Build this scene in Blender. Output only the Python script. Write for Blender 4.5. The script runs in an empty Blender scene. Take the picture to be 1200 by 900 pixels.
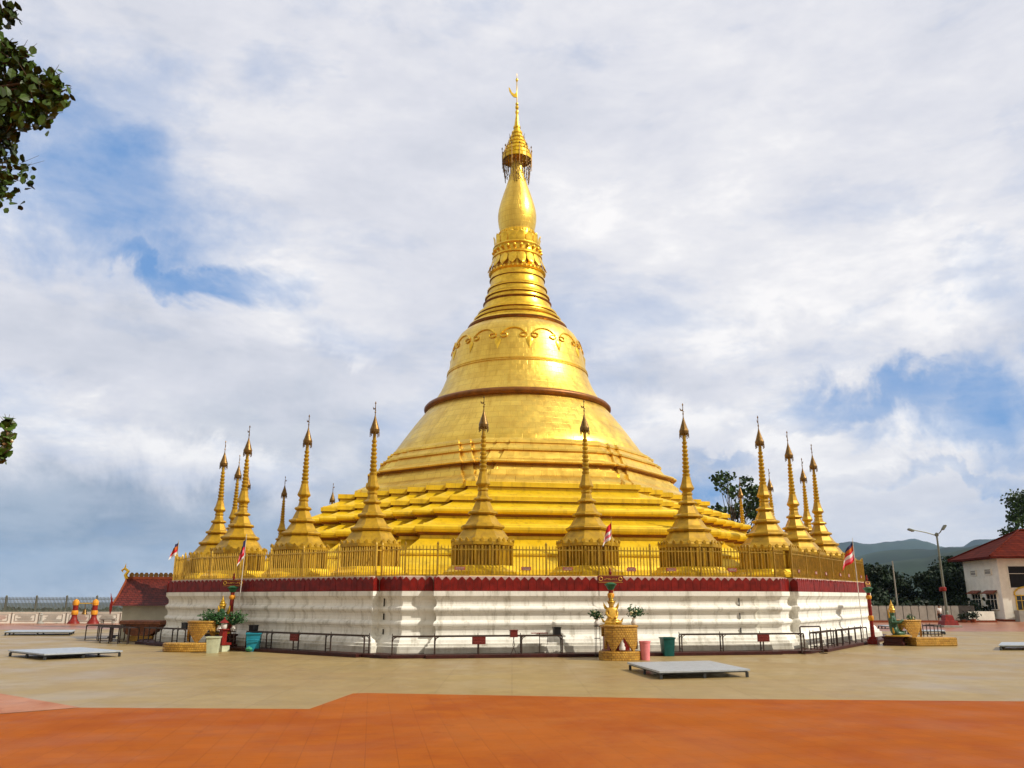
import bpy, math, random
from mathutils import Vector, Matrix
R = math.radians; PI = math.pi
S = bpy.context.scene
random.seed(7)
col = S.collection

# ------------------------------------------------------------------ camera
HOR = 250 / 950
cam_d = bpy.data.cameras.new('camera'); cam = bpy.data.objects.new('camera', cam_d); col.objects.link(cam)
cam.location = (0, 0, 2.4); cam.rotation_euler = (PI / 2 + math.atan(HOR), 0, 0)
cam_d.sensor_width = 36; cam_d.lens = 36 * 950 / 1200; cam_d.clip_start = .1; cam_d.clip_end = 40000
S.camera = cam
S.view_settings.view_transform = 'Standard'; S.view_settings.look = 'None'
S.view_settings.gamma = 1; S.view_settings.use_curve_mapping = False
S.view_settings.exposure = 0.14

SUN_AZ, SUN_EL = 70, 41        # degrees: azimuth from behind the camera towards the right

# ------------------------------------------------------------------ node helper
class NT:
    def __init__(s, nt): s.nt = nt; s.n = nt.nodes; s.l = nt.links
    def new(s, t, **kw):
        n = s.n.new(t)
        for k, v in kw.items():
            if k.startswith('i_'): n.inputs[k[2:].replace('_', ' ')].default_value = v
            else: setattr(n, k, v)
        return n
    def set(s, sock, v):
        if isinstance(v, bpy.types.NodeSocket): s.l.new(v, sock)
        else: sock.default_value = v
    def math(s, op, a, b=None, c=None, clamp=False):
        n = s.n.new('ShaderNodeMath'); n.operation = op; n.use_clamp = clamp
        s.set(n.inputs[0], a)
        if b is not None: s.set(n.inputs[1], b)
        if c is not None: s.set(n.inputs[2], c)
        return n.outputs[0]
    def noise(s, vec, scale, detail=4, rough=.5, dist=0, color=False):
        n = s.n.new('ShaderNodeTexNoise'); s.set(n.inputs['Vector'], vec)
        n.inputs['Scale'].default_value = scale; n.inputs['Detail'].default_value = detail
        n.inputs['Roughness'].default_value = rough; n.inputs['Distortion'].default_value = dist
        return n.outputs['Color' if color else 'Fac']
    def ramp(s, fac, stops):
        n = s.n.new('ShaderNodeValToRGB'); s.set(n.inputs[0], fac); e = n.color_ramp.elements
        while len(e) < len(stops): e.new(.5)
        for el, (p, c) in zip(e, stops):
            el.position = p; el.color = (c, c, c, 1) if isinstance(c, (int, float)) else (*c, 1)
        return n.outputs[0]
    def mix(s, f, a, b, mode='MIX'):
        n = s.n.new('ShaderNodeMix'); n.data_type = 'RGBA'; n.blend_type = mode
        s.set(n.inputs[0], f)
        for i, v in ((6, a), (7, b)):
            s.set(n.inputs[i], (*v, 1) if isinstance(v, tuple) and len(v) == 3 else v)
        return n.outputs[2]
    def maprange(s, v, a, b, c, d, smooth=True):
        n = s.n.new('ShaderNodeMapRange'); n.interpolation_type = 'SMOOTHSTEP' if smooth else 'LINEAR'
        s.set(n.inputs[0], v)
        for i, x in zip((1, 2, 3, 4), (a, b, c, d)): n.inputs[i].default_value = x
        return n.outputs[0]
    def comb(s, x, y, z):
        n = s.n.new('ShaderNodeCombineXYZ')
        for i, v in enumerate((x, y, z)): s.set(n.inputs[i], v)
        return n.outputs[0]

# ------------------------------------------------------------------ world: sky with clouds
W = bpy.data.worlds.new('World'); S.world = W; W.use_nodes = True
n = NT(W.node_tree); n.n.clear()
out = n.new('ShaderNodeOutputWorld'); bg = n.new('ShaderNodeBackground')
sky = n.new('ShaderNodeTexSky', sky_type='NISHITA', sun_disc=False)
sky.sun_elevation = R(SUN_EL); sky.sun_rotation = R(180 - SUN_AZ)
sky.air_density = 1.0; sky.dust_density = 1.0; sky.ozone_density = 1.5
tc = n.new('ShaderNodeTexCoord'); sp = n.new('ShaderNodeSeparateXYZ'); n.l.new(tc.outputs['Generated'], sp.inputs[0])
X, Y, Z = sp.outputs
az = n.math('MULTIPLY', n.math('ARCTAN2', X, Y), 180 / PI)
el = n.math('MULTIPLY', n.math('ARCSINE', Z), 180 / PI)
# stretched coordinates for flat cloud decks: compress towards the horizon
den = n.math('ADD', n.math('MAXIMUM', Z, 0.0), .22)
cv = n.comb(n.math('DIVIDE', X, den), n.math('DIVIDE', Y, den), n.math('MULTIPLY', Z, 1.2))
n1 = n.noise(cv, 1.3, 9, .58, .35)
n2 = n.noise(cv, 3.6, 8, .6, .2)
n3 = n.noise(n.comb(n.math('MULTIPLY', az, .03), n.math('MULTIPLY', el, .075), 2.3), 1.6, 9, .6, .3)
n4 = n.noise(n.comb(n.math('MULTIPLY', az, .03), n.math('MULTIPLY', el, .07), 8.1), 3.2, 10, .62, .25)
# wobble for the edges of the gaps
wa = n.math('MULTIPLY', n.math('SUBTRACT', n.noise(tc.outputs['Generated'], 4.5, 8, .62, .4), .5), 20)
wb = n.math('MULTIPLY', n.math('SUBTRACT', n.noise(n.comb(X, Z, Y), 6.5, 8, .62, .4), .5), 13)
A2 = n.math('ADD', az, wa); E2 = n.math('ADD', el, wb)
def blobs(lst):
    tot = None
    for (a, e, ra, re, s) in lst:
        dx = n.math('DIVIDE', n.math('SUBTRACT', A2, a), ra); dy = n.math('DIVIDE', n.math('SUBTRACT', E2, e), re)
        d = n.math('SQRT', n.math('ADD', n.math('MULTIPLY', dx, dx), n.math('MULTIPLY', dy, dy)))
        v = n.maprange(d, .25, 1.15, s, 0)
        tot = v if tot is None else n.math('MAXIMUM', tot, v)
    return tot
def pe(x, y):   # photo pixel -> azimuth / elevation in degrees, used only to note where the gaps lie
    th = math.atan(HOR); u = (x - 600) / 950; v = (450 - y) / 950
    fy = math.cos(th) - v * math.sin(th); fz = math.sin(th) + v * math.cos(th)
    return math.degrees(math.atan2(u, fy)), math.degrees(math.atan2(fz, math.hypot(u, fy)))
def B(x, y, ra, re, s): return (*pe(x, y), ra, re, s)
blue = blobs([B(70, 140, 10, 5, .62), B(120, 215, 11, 6.5, .85), B(50, 210, 10, 6, .8), B(190, 312, 11, 1.8, .8), B(150, 120, 8, 4, .4), B(360, 100, 6, 3, .12),
              B(1150, 480, 7, 3.4, 1), B(1080, 455, 8, 2.2, .8), B(1190, 520, 5, 1.6, .6), B(870, 535, 5, 1.0, .5), B(830, 575, 4, 2.2, .8),
              B(1150, 330, 5, 1.6, .22), B(1110, 560, 5, 1.2, .55), B(250, 200, 5, 3, .3)])
deck = blobs([B(0, 640, 16, 6.5, 1), B(200, 640, 13, 5, .9), B(90, 600, 14, 3.2, .75), B(330, 500, 10, 3.4, .35), B(430, 590, 9, 4, .45)])
dark = blobs([B(230, 420, 20, 3.5, .42), B(520, 130, 12, 7, .25), B(50, 420, 14, 3.5, .45), B(820, 430, 12, 2.6, .6), B(850, 545, 8, 1.6, .75), B(930, 560, 12, 1.2, .4),
              B(1090, 420, 10, 1.6, .5), B(100, 570, 14, 3.0, .6), B(350, 40, 18, 6, .35), B(950, 610, 14, 1.2, .4), B(1080, 600, 9, 2, .4), B(980, 400, 9, 2.4, .35)])
puff = blobs([B(110, 520, 11, 3.2, .9), B(240, 540, 6, 2.6, .9), B(40, 500, 6, 3, .7), B(1000, 520, 9, 3.2, 1), B(900, 590, 9, 3, .6), B(1060, 590, 9, 3, .6),
              B(1120, 490, 5, 1.4, .7), B(690, 380, 8, 3, .5), B(370, 400, 6, 1.4, .9), B(1000, 330, 16, 8, .6), B(860, 250, 14, 6, .45), B(1120, 380, 9, 4, .9), B(300, 340, 12, 5, .55), B(800, 480, 8, 2.4, .5)])
tex = n.math('ADD', n.math('MULTIPLY', n1, .55), n.math('MULTIPLY', n4, .45))
cover = n.math('SUBTRACT', n.math('ADD', .97, n.math('MULTIPLY', n.math('SUBTRACT', tex, .5), 2.7)), n.math('MULTIPLY', blue, 1.0), clamp=True)
cover = n.math('MINIMUM', cover, 1.0)
shade = n.math('ADD', n.math('ADD', .66, n.math('MULTIPLY', n.math('SUBTRACT', n3, .5), 1.1)), n.math('MULTIPLY', n.math('SUBTRACT', n4, .5), .8))
n5 = n.noise(n.comb(n.math('MULTIPLY', az, .03), n.math('MULTIPLY', el, .06), 4.4), 8.5, 10, .65, .2)
shade = n.math('ADD', shade, n.math('ADD', n.math('MULTIPLY', n.math('SUBTRACT', n2, .5), .45), n.math('MULTIPLY', n.math('SUBTRACT', n5, .5), .3)))
shade = n.math('SUBTRACT', n.math('ADD', shade, n.math('MULTIPLY', puff, .38)), n.math('MULTIPLY', dark, .50), clamp=True)
cloud = n.ramp(shade, [(0, (5.4, 5.75, 6.7)), (.3, (6.4, 6.65, 7.5)), (.6, (7.6, 7.7, 8.4)), (.85, (8.8, 8.75, 9.1)), (1, (10.2, 10.0, 10.0))])
deckc = n.mix(n.maprange(n.math('ADD', n.math('MULTIPLY', n4, .6), n.math('MULTIPLY', n5, .4)), .36, .64, 0, 1), (2.1, 3.0, 4.4), (4.2, 5.0, 6.2))
dm = n.math('MULTIPLY', deck, n.math('SUBTRACT', 1.0, n.math('MULTIPLY', puff, .9)), clamp=True)
cloud = n.mix(dm, cloud, deckc)
bluec = n.mix(1.0, sky.outputs[0], (1.0, 1.05, 1.12), 'MULTIPLY')
bluec = n.mix(.8, bluec, (1.75, 3.7, 7.4))
skyc = n.mix(cover, bluec, cloud)
# unseen sky behind the camera, warm tint added to set fill and gold reflections
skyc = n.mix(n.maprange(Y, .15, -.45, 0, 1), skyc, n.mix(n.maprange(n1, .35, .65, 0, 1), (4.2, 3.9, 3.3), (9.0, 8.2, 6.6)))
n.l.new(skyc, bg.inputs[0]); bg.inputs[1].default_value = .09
n.l.new(bg.outputs[0], out.inputs[0])

sun_d = bpy.data.lights.new('sun', 'SUN'); sun_d.energy = 4.3; sun_d.angle = R(.6); sun_d.color = (1, .93, .80)
sun = bpy.data.objects.new('sun', sun_d); col.objects.link(sun)
sd = Vector((math.sin(R(SUN_AZ)) * math.cos(R(SUN_EL)), -math.cos(R(SUN_AZ)) * math.cos(R(SUN_EL)), math.sin(R(SUN_EL))))
sun.rotation_euler = sd.to_track_quat('Z', 'Y').to_euler(); sun.location = (30, -30, 60)

# ------------------------------------------------------------------ materials
def mat(name, color, rough=.6, metal=0, vary=.12, vscale=3, bump=0, bscale=20, build=None, spec=.5):
    m = bpy.data.materials.new(name); m.use_nodes = True
    t = NT(m.node_tree); b = m.node_tree.nodes['Principled BSDF']
    b.inputs['Roughness'].default_value = rough; b.inputs['Metallic'].default_value = metal
    b.inputs['Specular IOR Level'].default_value = spec if metal or rough < .3 else spec * .45
    oc = t.new('ShaderNodeTexCoord').outputs['Object']
    nz = t.noise(oc, vscale, 6, .6)
    lo = tuple(c * (1 - vary) for c in color); hi = tuple(min(1, c * (1 + vary)) for c in color)
    c = t.mix(t.maprange(nz, .3, .7, 0, 1), lo, hi)
    if build: c = build(t, b, oc, c) or c
    t.l.new(c, b.inputs['Base Color']) if isinstance(c, bpy.types.NodeSocket) else None
    if bump:
        bn = t.new('ShaderNodeBump'); bn.inputs['Strength'].default_value = bump; bn.inputs['Distance'].default_value = .02
        t.l.new(t.noise(oc, bscale, 5, .6), bn.inputs['Height']); t.l.new(bn.outputs[0], b.inputs['Normal'])
    return m
def gold_plates(t, b, oc, c):
    s = t.new('ShaderNodeSeparateXYZ'); t.l.new(oc, s.inputs[0])
    a = t.math('MULTIPLY', t.math('ARCTAN2', s.outputs[0], s.outputs[1]), 6.5)
    v = t.comb(a, s.outputs[2], 0)
    br = t.new('ShaderNodeTexBrick'); t.l.new(v, br.inputs['Vector'])
    br.inputs['Scale'].default_value = 1; br.inputs['Brick Width'].default_value = .62; br.inputs['Row Height'].default_value = .42
    br.inputs['Mortar Size'].default_value = .012; br.inputs['Mortar Smooth'].default_value = .6
    br.inputs['Color1'].default_value = (1, 1, 1, 1); br.inputs['Color2'].default_value = (.86, .83, .76, 1); br.inputs['Mortar'].default_value = (.55, .42, .26, 1)
    br.inputs['Bias'].default_value = 0
    c = t.mix(.75, c, br.outputs['Color'], 'MULTIPLY')
    st = t.noise(t.comb(t.math('MULTIPLY', a, 1.6), t.math('MULTIPLY', s.outputs[2], .5), 3.0), 1.4, 6, .65)
    c = t.mix(t.maprange(st, .50, .72, 0, .42), c, (.52, .28, .03))
    tn = t.noise(oc, .45, 7, .65, .4); c = t.mix(t.maprange(tn, .50, .72, 0, .35), c, (.62, .36, .05))
    t.l.new(t.maprange(t.noise(v, 2.2, 5, .6), .3, .7, .30, .46), b.inputs['Roughness'])
    bn = t.new('ShaderNodeBump'); bn.inputs['Strength'].default_value = .35; bn.inputs['Distance'].default_value = .03
    h = t.math('ADD', t.math('MULTIPLY', br.outputs['Fac'], -.4), t.math('ADD', t.math('MULTIPLY', t.noise(v, 1.1, 3, .5), .8), t.math('MULTIPLY', t.noise(oc, 9, 4, .6), .35)))
    t.l.new(h, bn.inputs['Height']); t.l.new(bn.outputs[0], b.inputs['Normal'])
    return c
def gold_painted(t, b, oc, c):
    s = t.new('ShaderNodeSeparateXYZ'); t.l.new(oc, s.inputs[0])
    st = t.noise(t.comb(t.math('MULTIPLY', s.outputs[0], 3), t.math('MULTIPLY', s.outputs[1], 3), t.math('MULTIPLY', s.outputs[2], .35)), 1.0, 7, .65)
    c = t.mix(t.maprange(st, .48, .72, 0, .50), c, (.30, .16, .012))
    c = t.mix(t.maprange(t.noise(oc, .6, 5, .6), .55, .75, 0, .25), c, (.80, .60, .07))
    t.l.new(t.maprange(t.noise(oc, 1.3, 5, .6), .3, .7, .34, .52), b.inputs['Roughness'])
    return c
def dull_gold(t, b, oc, c):
    inf = t.new('ShaderNodeObjectInfo'); va = t.new('ShaderNodeVectorMath', operation='ADD'); t.l.new(oc, va.inputs[0]); t.l.new(inf.outputs['Location'], va.inputs[1]); oc = va.outputs[0]
    s = t.new('ShaderNodeSeparateXYZ'); t.l.new(oc, s.inputs[0])
    st = t.noise(t.comb(t.math('MULTIPLY', s.outputs[0], 6), t.math('MULTIPLY', s.outputs[1], 6), t.math('MULTIPLY', s.outputs[2], .8)), 1.0, 6, .65)
    return t.mix(t.maprange(st, .48, .72, 0, .45), c, (.22, .10, .012))
def stained_white(t, b, oc, c):
    s = t.new('ShaderNodeSeparateXYZ'); t.l.new(oc, s.inputs[0])
    st = t.noise(t.comb(t.math('MULTIPLY', s.outputs[0], 2.6), t.math('MULTIPLY', s.outputs[1], 2.6), t.math('MULTIPLY', s.outputs[2], .45)), 1.2, 9, .7)
    c = t.mix(t.maprange(st, .47, .70, 0, .62), c, (.30, .27, .20))
    low = t.maprange(t.math('ADD', s.outputs[2], t.math('MULTIPLY', t.noise(oc, 2, 5, .6), .5)), .25, .95, .62, 0)
    c = t.mix(low, c, (.26, .22, .14))
    gr = t.noise(oc, 7, 8, .75)
    c = t.mix(t.maprange(gr, .6, .72, 0, .5), c, (.2, .18, .14))
    return c
def wall_dirty(t, b, oc, c):
    st = t.noise(oc, .9, 8, .68)
    return t.mix(t.maprange(st, .54, .76, 0, .25), c, (.42, .39, .31))
def plaza_tiles(t, b, oc, c):
    br = t.new('ShaderNodeTexBrick'); br.offset = 0; t.l.new(oc, br.inputs['Vector'])
    br.inputs['Scale'].default_value = 1; br.inputs['Brick Width'].default_value = 2.0; br.inputs['Row Height'].default_value = 2.0
    br.inputs['Mortar Size'].default_value = .016; br.inputs['Mortar Smooth'].default_value = .4
    br.inputs['Color1'].default_value = (1, 1, 1, 1); br.inputs['Color2'].default_value = (.93, .92, .89, 1); br.inputs['Mortar'].default_value = (.60, .54, .46, 1)
    c = t.mix(.8, c, br.outputs['Color'], 'MULTIPLY')
    s1 = t.noise(oc, .22, 8, .66, .6); c = t.mix(t.maprange(s1, .42, .68, 0, .6), c, (.25, .16, .07))
    s2 = t.noise(oc, 1.1, 9, .7, .3); c = t.mix(t.maprange(s2, .55, .75, 0, .45), c, (.17, .115, .06))
    s3 = t.noise(oc, .5, 7, .6, .9); c = t.mix(t.maprange(s3, .58, .75, 0, .22), c, (.38, .29, .16))
    vo = t.new('ShaderNodeTexVoronoi'); t.l.new(oc, vo.inputs['Vector']); vo.inputs['Scale'].default_value = .55
    sp_ = t.math('MULTIPLY', t.maprange(vo.outputs['Distance'], .02, .07, 1, 0), t.maprange(t.noise(oc, .3, 2), .5, .6, 0, .7))
    c = t.mix(sp_, c, (.08, .06, .04))
    t.l.new(t.maprange(t.noise(oc, .35, 6, .6),   .35, .65, .30, .55), b.inputs['Roughness'])
    bn = t.new('ShaderNodeBump'); bn.inputs['Strength'].default_value = .15; bn.inputs['Distance'].default_value = .01
    t.l.new(t.noise(oc, 3, 6, .6), bn.inputs['Height']); t.l.new(bn.outputs[0], b.inputs['Normal'])
    return c
def painted_floor(t, b, oc, c):
    mp = t.new('ShaderNodeMapping'); mp.inputs['Rotation'].default_value = (0, 0, R(-9.5)); t.l.new(oc, mp.inputs[0])
    br = t.new('ShaderNodeTexBrick'); br.offset = 0; t.l.new(mp.outputs[0], br.inputs['Vector'])
    br.inputs['Scale'].default_value = 1; br.inputs['Brick Width'].default_value = .5; br.inputs['Row Height'].default_value = .5
    br.inputs['Mortar Size'].default_value = .010; br.inputs['Mortar Smooth'].default_value = .5
    br.inputs['Color1'].default_value = (1, 1, 1, 1); br.inputs['Color2'].default_value = (.90, .89, .88, 1); br.inputs['Mortar'].default_value = (.68, .66, .64, 1)
    c = t.mix(.9, c, br.outputs['Color'], 'MULTIPLY')
    big = t.noise(oc, .09, 4, .5, .3); c = t.mix(t.maprange(big, .42, .62, 0, .45), c, (.34, .10, .022))
    s1 = t.noise(oc, .35, 9, .7, .6); c = t.mix(t.maprange(s1, .42, .66, 0, .55), c, (.24, .045, .008))
    s2 = t.noise(oc, 1.8, 10, .75, .4); c = t.mix(t.maprange(s2, .54, .74, 0, .50), c, (.16, .035, .010))
    s3 = t.noise(mp.outputs[0], .8, 9, .75, 1.2); c = t.mix(t.maprange(s3, .56, .74, 0, .38), c, (.40, .13, .03))
    vo = t.new('ShaderNodeTexVoronoi'); t.l.new(oc, vo.inputs['Vector']); vo.inputs['Scale'].default_value = 1.1
    c = t.mix(t.math('MULTIPLY', t.maprange(vo.outputs['Distance'], .015, .05, 1, 0), t.maprange(t.noise(oc, .6, 2), .52, .6, 0, .8)), c, (.06, .02, .01))
    t.l.new(t.maprange(t.noise(oc, .5, 6, .6), .35, .65, .55, .8), b.inputs['Roughness'])
    bn = t.new('ShaderNodeBump'); bn.inputs['Strength'].default_value = .25; bn.inputs['Distance'].default_value = .008
    t.l.new(t.math('SUBTRACT', t.noise(oc, 5, 7, .65), br.outputs['Fac']), bn.inputs['Height']); t.l.new(bn.outputs[0], b.inputs['Normal'])
    return c
def woven(t, b, oc, c):
    vo = t.new('ShaderNodeTexBrick'); t.l.new(oc, vo.inputs['Vector'])
    s = t.new('ShaderNodeSeparateXYZ'); t.l.new(oc, s.inputs[0])
    v = t.comb(t.math('ADD', s.outputs[0], s.outputs[1]), s.outputs[2], 0)
    t.l.new(v, vo.inputs['Vector']); vo.inputs['Scale'].default_value = 1
    vo.inputs['Brick Width'].default_value = .10; vo.inputs['Row Height'].default_value = .10; vo.inputs['Mortar Size'].default_value = .016; vo.inputs['Mortar Smooth'].default_value = 1.0
    vo.inputs['Color1'].default_value = (1, 1, 1, 1); vo.inputs['Color2'].default_value = (.7, .62, .5, 1); vo.inputs['Mortar'].default_value = (.45, .32, .2, 1)
    bn = t.new('ShaderNodeBump'); bn.inputs['Strength'].default_value = .8; bn.inputs['Distance'].default_value = .02; bn.invert = True
    t.l.new(vo.outputs['Fac'], bn.inputs['Height']); t.l.new(bn.outputs[0], b.inputs['Normal'])
    return t.mix(1, c, vo.outputs['Color'], 'MULTIPLY')
def roof_tiles(sx, sy, dark):
    def f(t, b, oc, c):
        s = t.new('ShaderNodeSeparateXYZ'); t.l.new(oc, s.inputs[0])
        v = t.comb(t.math('ADD', s.outputs[0], t.math('MULTIPLY', s.outputs[1], .6)), t.math('MULTIPLY', s.outputs[2], 1.3), 0)
        br = t.new('ShaderNodeTexBrick'); t.l.new(v, br.inputs['Vector']); br.inputs['Scale'].default_value = 1
        br.inputs['Brick Width'].default_value = sx; br.inputs['Row Height'].default_value = sy; br.inputs['Mortar Size'].default_value = sy * .12
        br.inputs['Color1'].default_value = (1, 1, 1, 1); br.inputs['Color2'].default_value = (.75, .6, .55, 1); br.inputs['Mortar'].default_value = (*dark, 1)
        return t.mix(.9, c, br.outputs['Color'], 'MULTIPLY')
    return f
def bark(t, b, oc, c): return None
M = dict(
    gold_leaf=mat('gold_leaf_plates', (.95, .64, .12), .36, .82, .10, .8, build=gold_plates),
    gold_mould=mat('gold_moulding', (.90, .56, .055), .34, .80, .16, 3),
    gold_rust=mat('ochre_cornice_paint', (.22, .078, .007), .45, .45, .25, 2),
    gold_paint=mat('yellow_gold_paint', (.76, .50, .010), .42, .30, .10, 1.2, build=gold_painted),
    gold_dull=mat('old_gold_paint', (.44, .255, .008), .42, .38, .2, 2.5, build=dull_gold),
    gold_fence=mat('ochre_gold_fence_paint', (.60, .38, .05), .45, .30, .2, 4),
    gold_dark=mat('tarnished_gold', (.17, .095, .025), .40, .75, .3, 9, bump=.6, bscale=14),
    gold_statue=mat('statue_gold', (.62, .36, .05), .35, .5, .2, 12),
    white=mat('stained_white_plaster', (.78, .76, .70), .60, 0, .05, 2, build=stained_white, bump=.25, bscale=9),
    red=mat('maroon_board_paint', (.165, .008, .005), .45, 0, .35, 3.5),
    coping=mat('pale_pink_coping', (.50, .36, .30), .7, 0, .15, 5),
    kerb=mat('dark_red_kerb_paint', (.045, .010, .008), .5, 0, .3, 3),
    iron=mat('dark_brown_iron', (.040, .020, .014), .5, .2, .3, 8),
    redpaint=mat('red_paint', (.20, .015, .010), .45, 0, .25, 5),
    orange=mat('orange_yellow_paint', (.62, .26, .02), .5, 0, .2, 5),
    plaque=mat('pink_plaque', (.36, .075, .06), .5, 0, .2, 9),
    signred=mat('sign_board_red', (.13, .018, .014), .45, 0, .2, 6),
    letter=mat('pale_lettering', (.75, .62, .50), .6, 0, .05, 5),
    letterg=mat('gold_lettering', (.70, .42, .06), .45, .3, .05, 5),
    plaza=mat('tan_plaza_tiles', (.300, .215, .088), .4, 0, .08, 1.5, build=plaza_tiles),
    paint=mat('terracotta_floor_paint', (.335, .085, .007), .5, 0, .07, 2, build=painted_floor, spec=.12),
    pinkfloor=mat('faded_pink_floor_paint', (.40, .185, .11), .5, 0, .07, 2, build=painted_floor),
    wetred=mat('red_brown_wet_floor', (.30, .125, .07), .3, 0, .2, .6),
    brick=mat('gilded_relief_tile', (.58, .33, .05), .45, .25, .2, 5, build=woven),
    brickred=mat('brown_relief_tile', (.30, .10, .035), .5, .1, .25, 5, build=woven),
    steel=mat('grey_chequered_metal', (.42, .46, .50), .38, .45, .12, 6, bump=.5, bscale=40),
    steeldark=mat('dark_steel_frame', (.05, .055, .06), .5, .4, .2, 6),
    cream=mat('cream_plaster', (.58, .56, .46), .75, 0, .08, 1.5, build=wall_dirty),
    building=mat('white_building_plaster', (.84, .83, .75), .8, 0, .08, 1.2, build=wall_dirty),
    roofred=mat('dark_red_roof_tiles', (.12, .018, .010), .55, 0, .35, 4, build=roof_tiles(.28, .16, (.25, .12, .08))),
    rooforange=mat('rusty_red_roof', (.11, .016, .007), .85, 0, .25, 1.2, build=roof_tiles(.6, .35, (.45, .3, .25)), spec=.15),
    ridge=mat('orange_red_ridge', (.20, .045, .016), .55, 0, .2, 4),
    glass=mat('dark_window_glass', (.02, .022, .025), .08, 0, .1, 3),
    black=mat('black_interior', (.012, .011, .012), .7, 0, .2, 2),
    blackplastic=mat('black_plastic', (.012, .012, .014), .4, 0, .1, 5),
    bluebin=mat('turquoise_plastic', (.02, .24, .34), .35, 0, .1, 5),
    tealbin=mat('dark_teal_plastic', (.008, .075, .07), .35, 0, .15, 5),
    pinkbin=mat('pink_plastic', (.72, .22, .24), .4, 0, .1, 5),
    whitebin=mat('pale_green_plastic', (.50, .52, .36), .45, 0, .1, 5),
    greenbag=mat('green_plastic_bag', (.05, .26, .15), .35, 0, .3, 12),
    slab=mat('grey_memorial_slab', (.30, .28, .25), .6, 0, .14, 2),
    slabdark=mat('dark_slab_joint', (.06, .05, .045), .7, 0, .2, 3),
    panelwhite=mat('white_parapet_plaster', (.86, .82, .74), .7, 0, .06, 1.5),
    greymetal=mat('grey_galvanised_metal', (.16, .17, .14), .5, .5, .15, 5),
    greenpaint=mat('green_lotus_paint', (.03, .12, .06), .5, 0, .3, 8),
    robe=mat('green_blue_robe_paint', (.02, .070, .030), .45, .1, .5, 14),
    skin=mat('brown_skin', (.28, .15, .09), .6, 0, .1, 8),
    shirt=mat('white_shirt_cloth', (.62, .60, .60), .85, 0, .08, 8),
    cloth=mat('dark_cloth', (.03, .03, .04), .9, 0, .2, 8),
    hair=mat('black_hair', (.015, .012, .01), .6, 0, .2, 20),
    fl_r=mat('flag_red', (.62, .02, .03), .8, 0, .08, 8), fl_w=mat('flag_white', (.75, .72, .72), .8, 0, .04, 8),
    fl_p=mat('flag_pink', (.75, .16, .22), .8, 0, .08, 8), fl_o=mat('flag_orange', (.55, .13, .02), .8, 0, .08, 8),
    fl_b=mat('flag_navy', (.03, .03, .10), .8, 0, .1, 8), fl_y=mat('flag_yellow', (.65, .42, .03), .8, 0, .05, 8),
    pole=mat('white_pole_paint', (.60, .56, .52), .5, 0, .1, 5),
    concrete=mat('grey_concrete', (.30, .29, .26), .8, 0, .15, 3),
    bark=mat('tree_bark', (.11, .08, .055), .85, 0, .3, 5, bump=.6, bscale=10),
    leaf_a=mat('dark_green_leaves', (.030, .060, .010), .5, 0, .55, .9),
    leaf_b=mat('deep_forest_leaves', (.010, .024, .006), .6, 0, .6, .5),
    leaf_c=mat('broad_green_leaves', (.036, .066, .008), .42, 0, .6, 2.2),
    leaf_d=mat('vase_plant_leaves', (.035, .10, .03), .45, 0, .5, 9),
    petal=mat('cream_flower_petals', (.62, .55, .34), .7, 0, .2, 9),
    hill=mat('forested_hillside', (.014, .028, .014), .9, 0, .5, .004),
    land=mat('valley_ground', (.050, .060, .035), .9, 0, .5, .01),
    pink=mat('pale_statue_stone', (.62, .58, .54), .6, 0, .1, 8),
)

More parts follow.
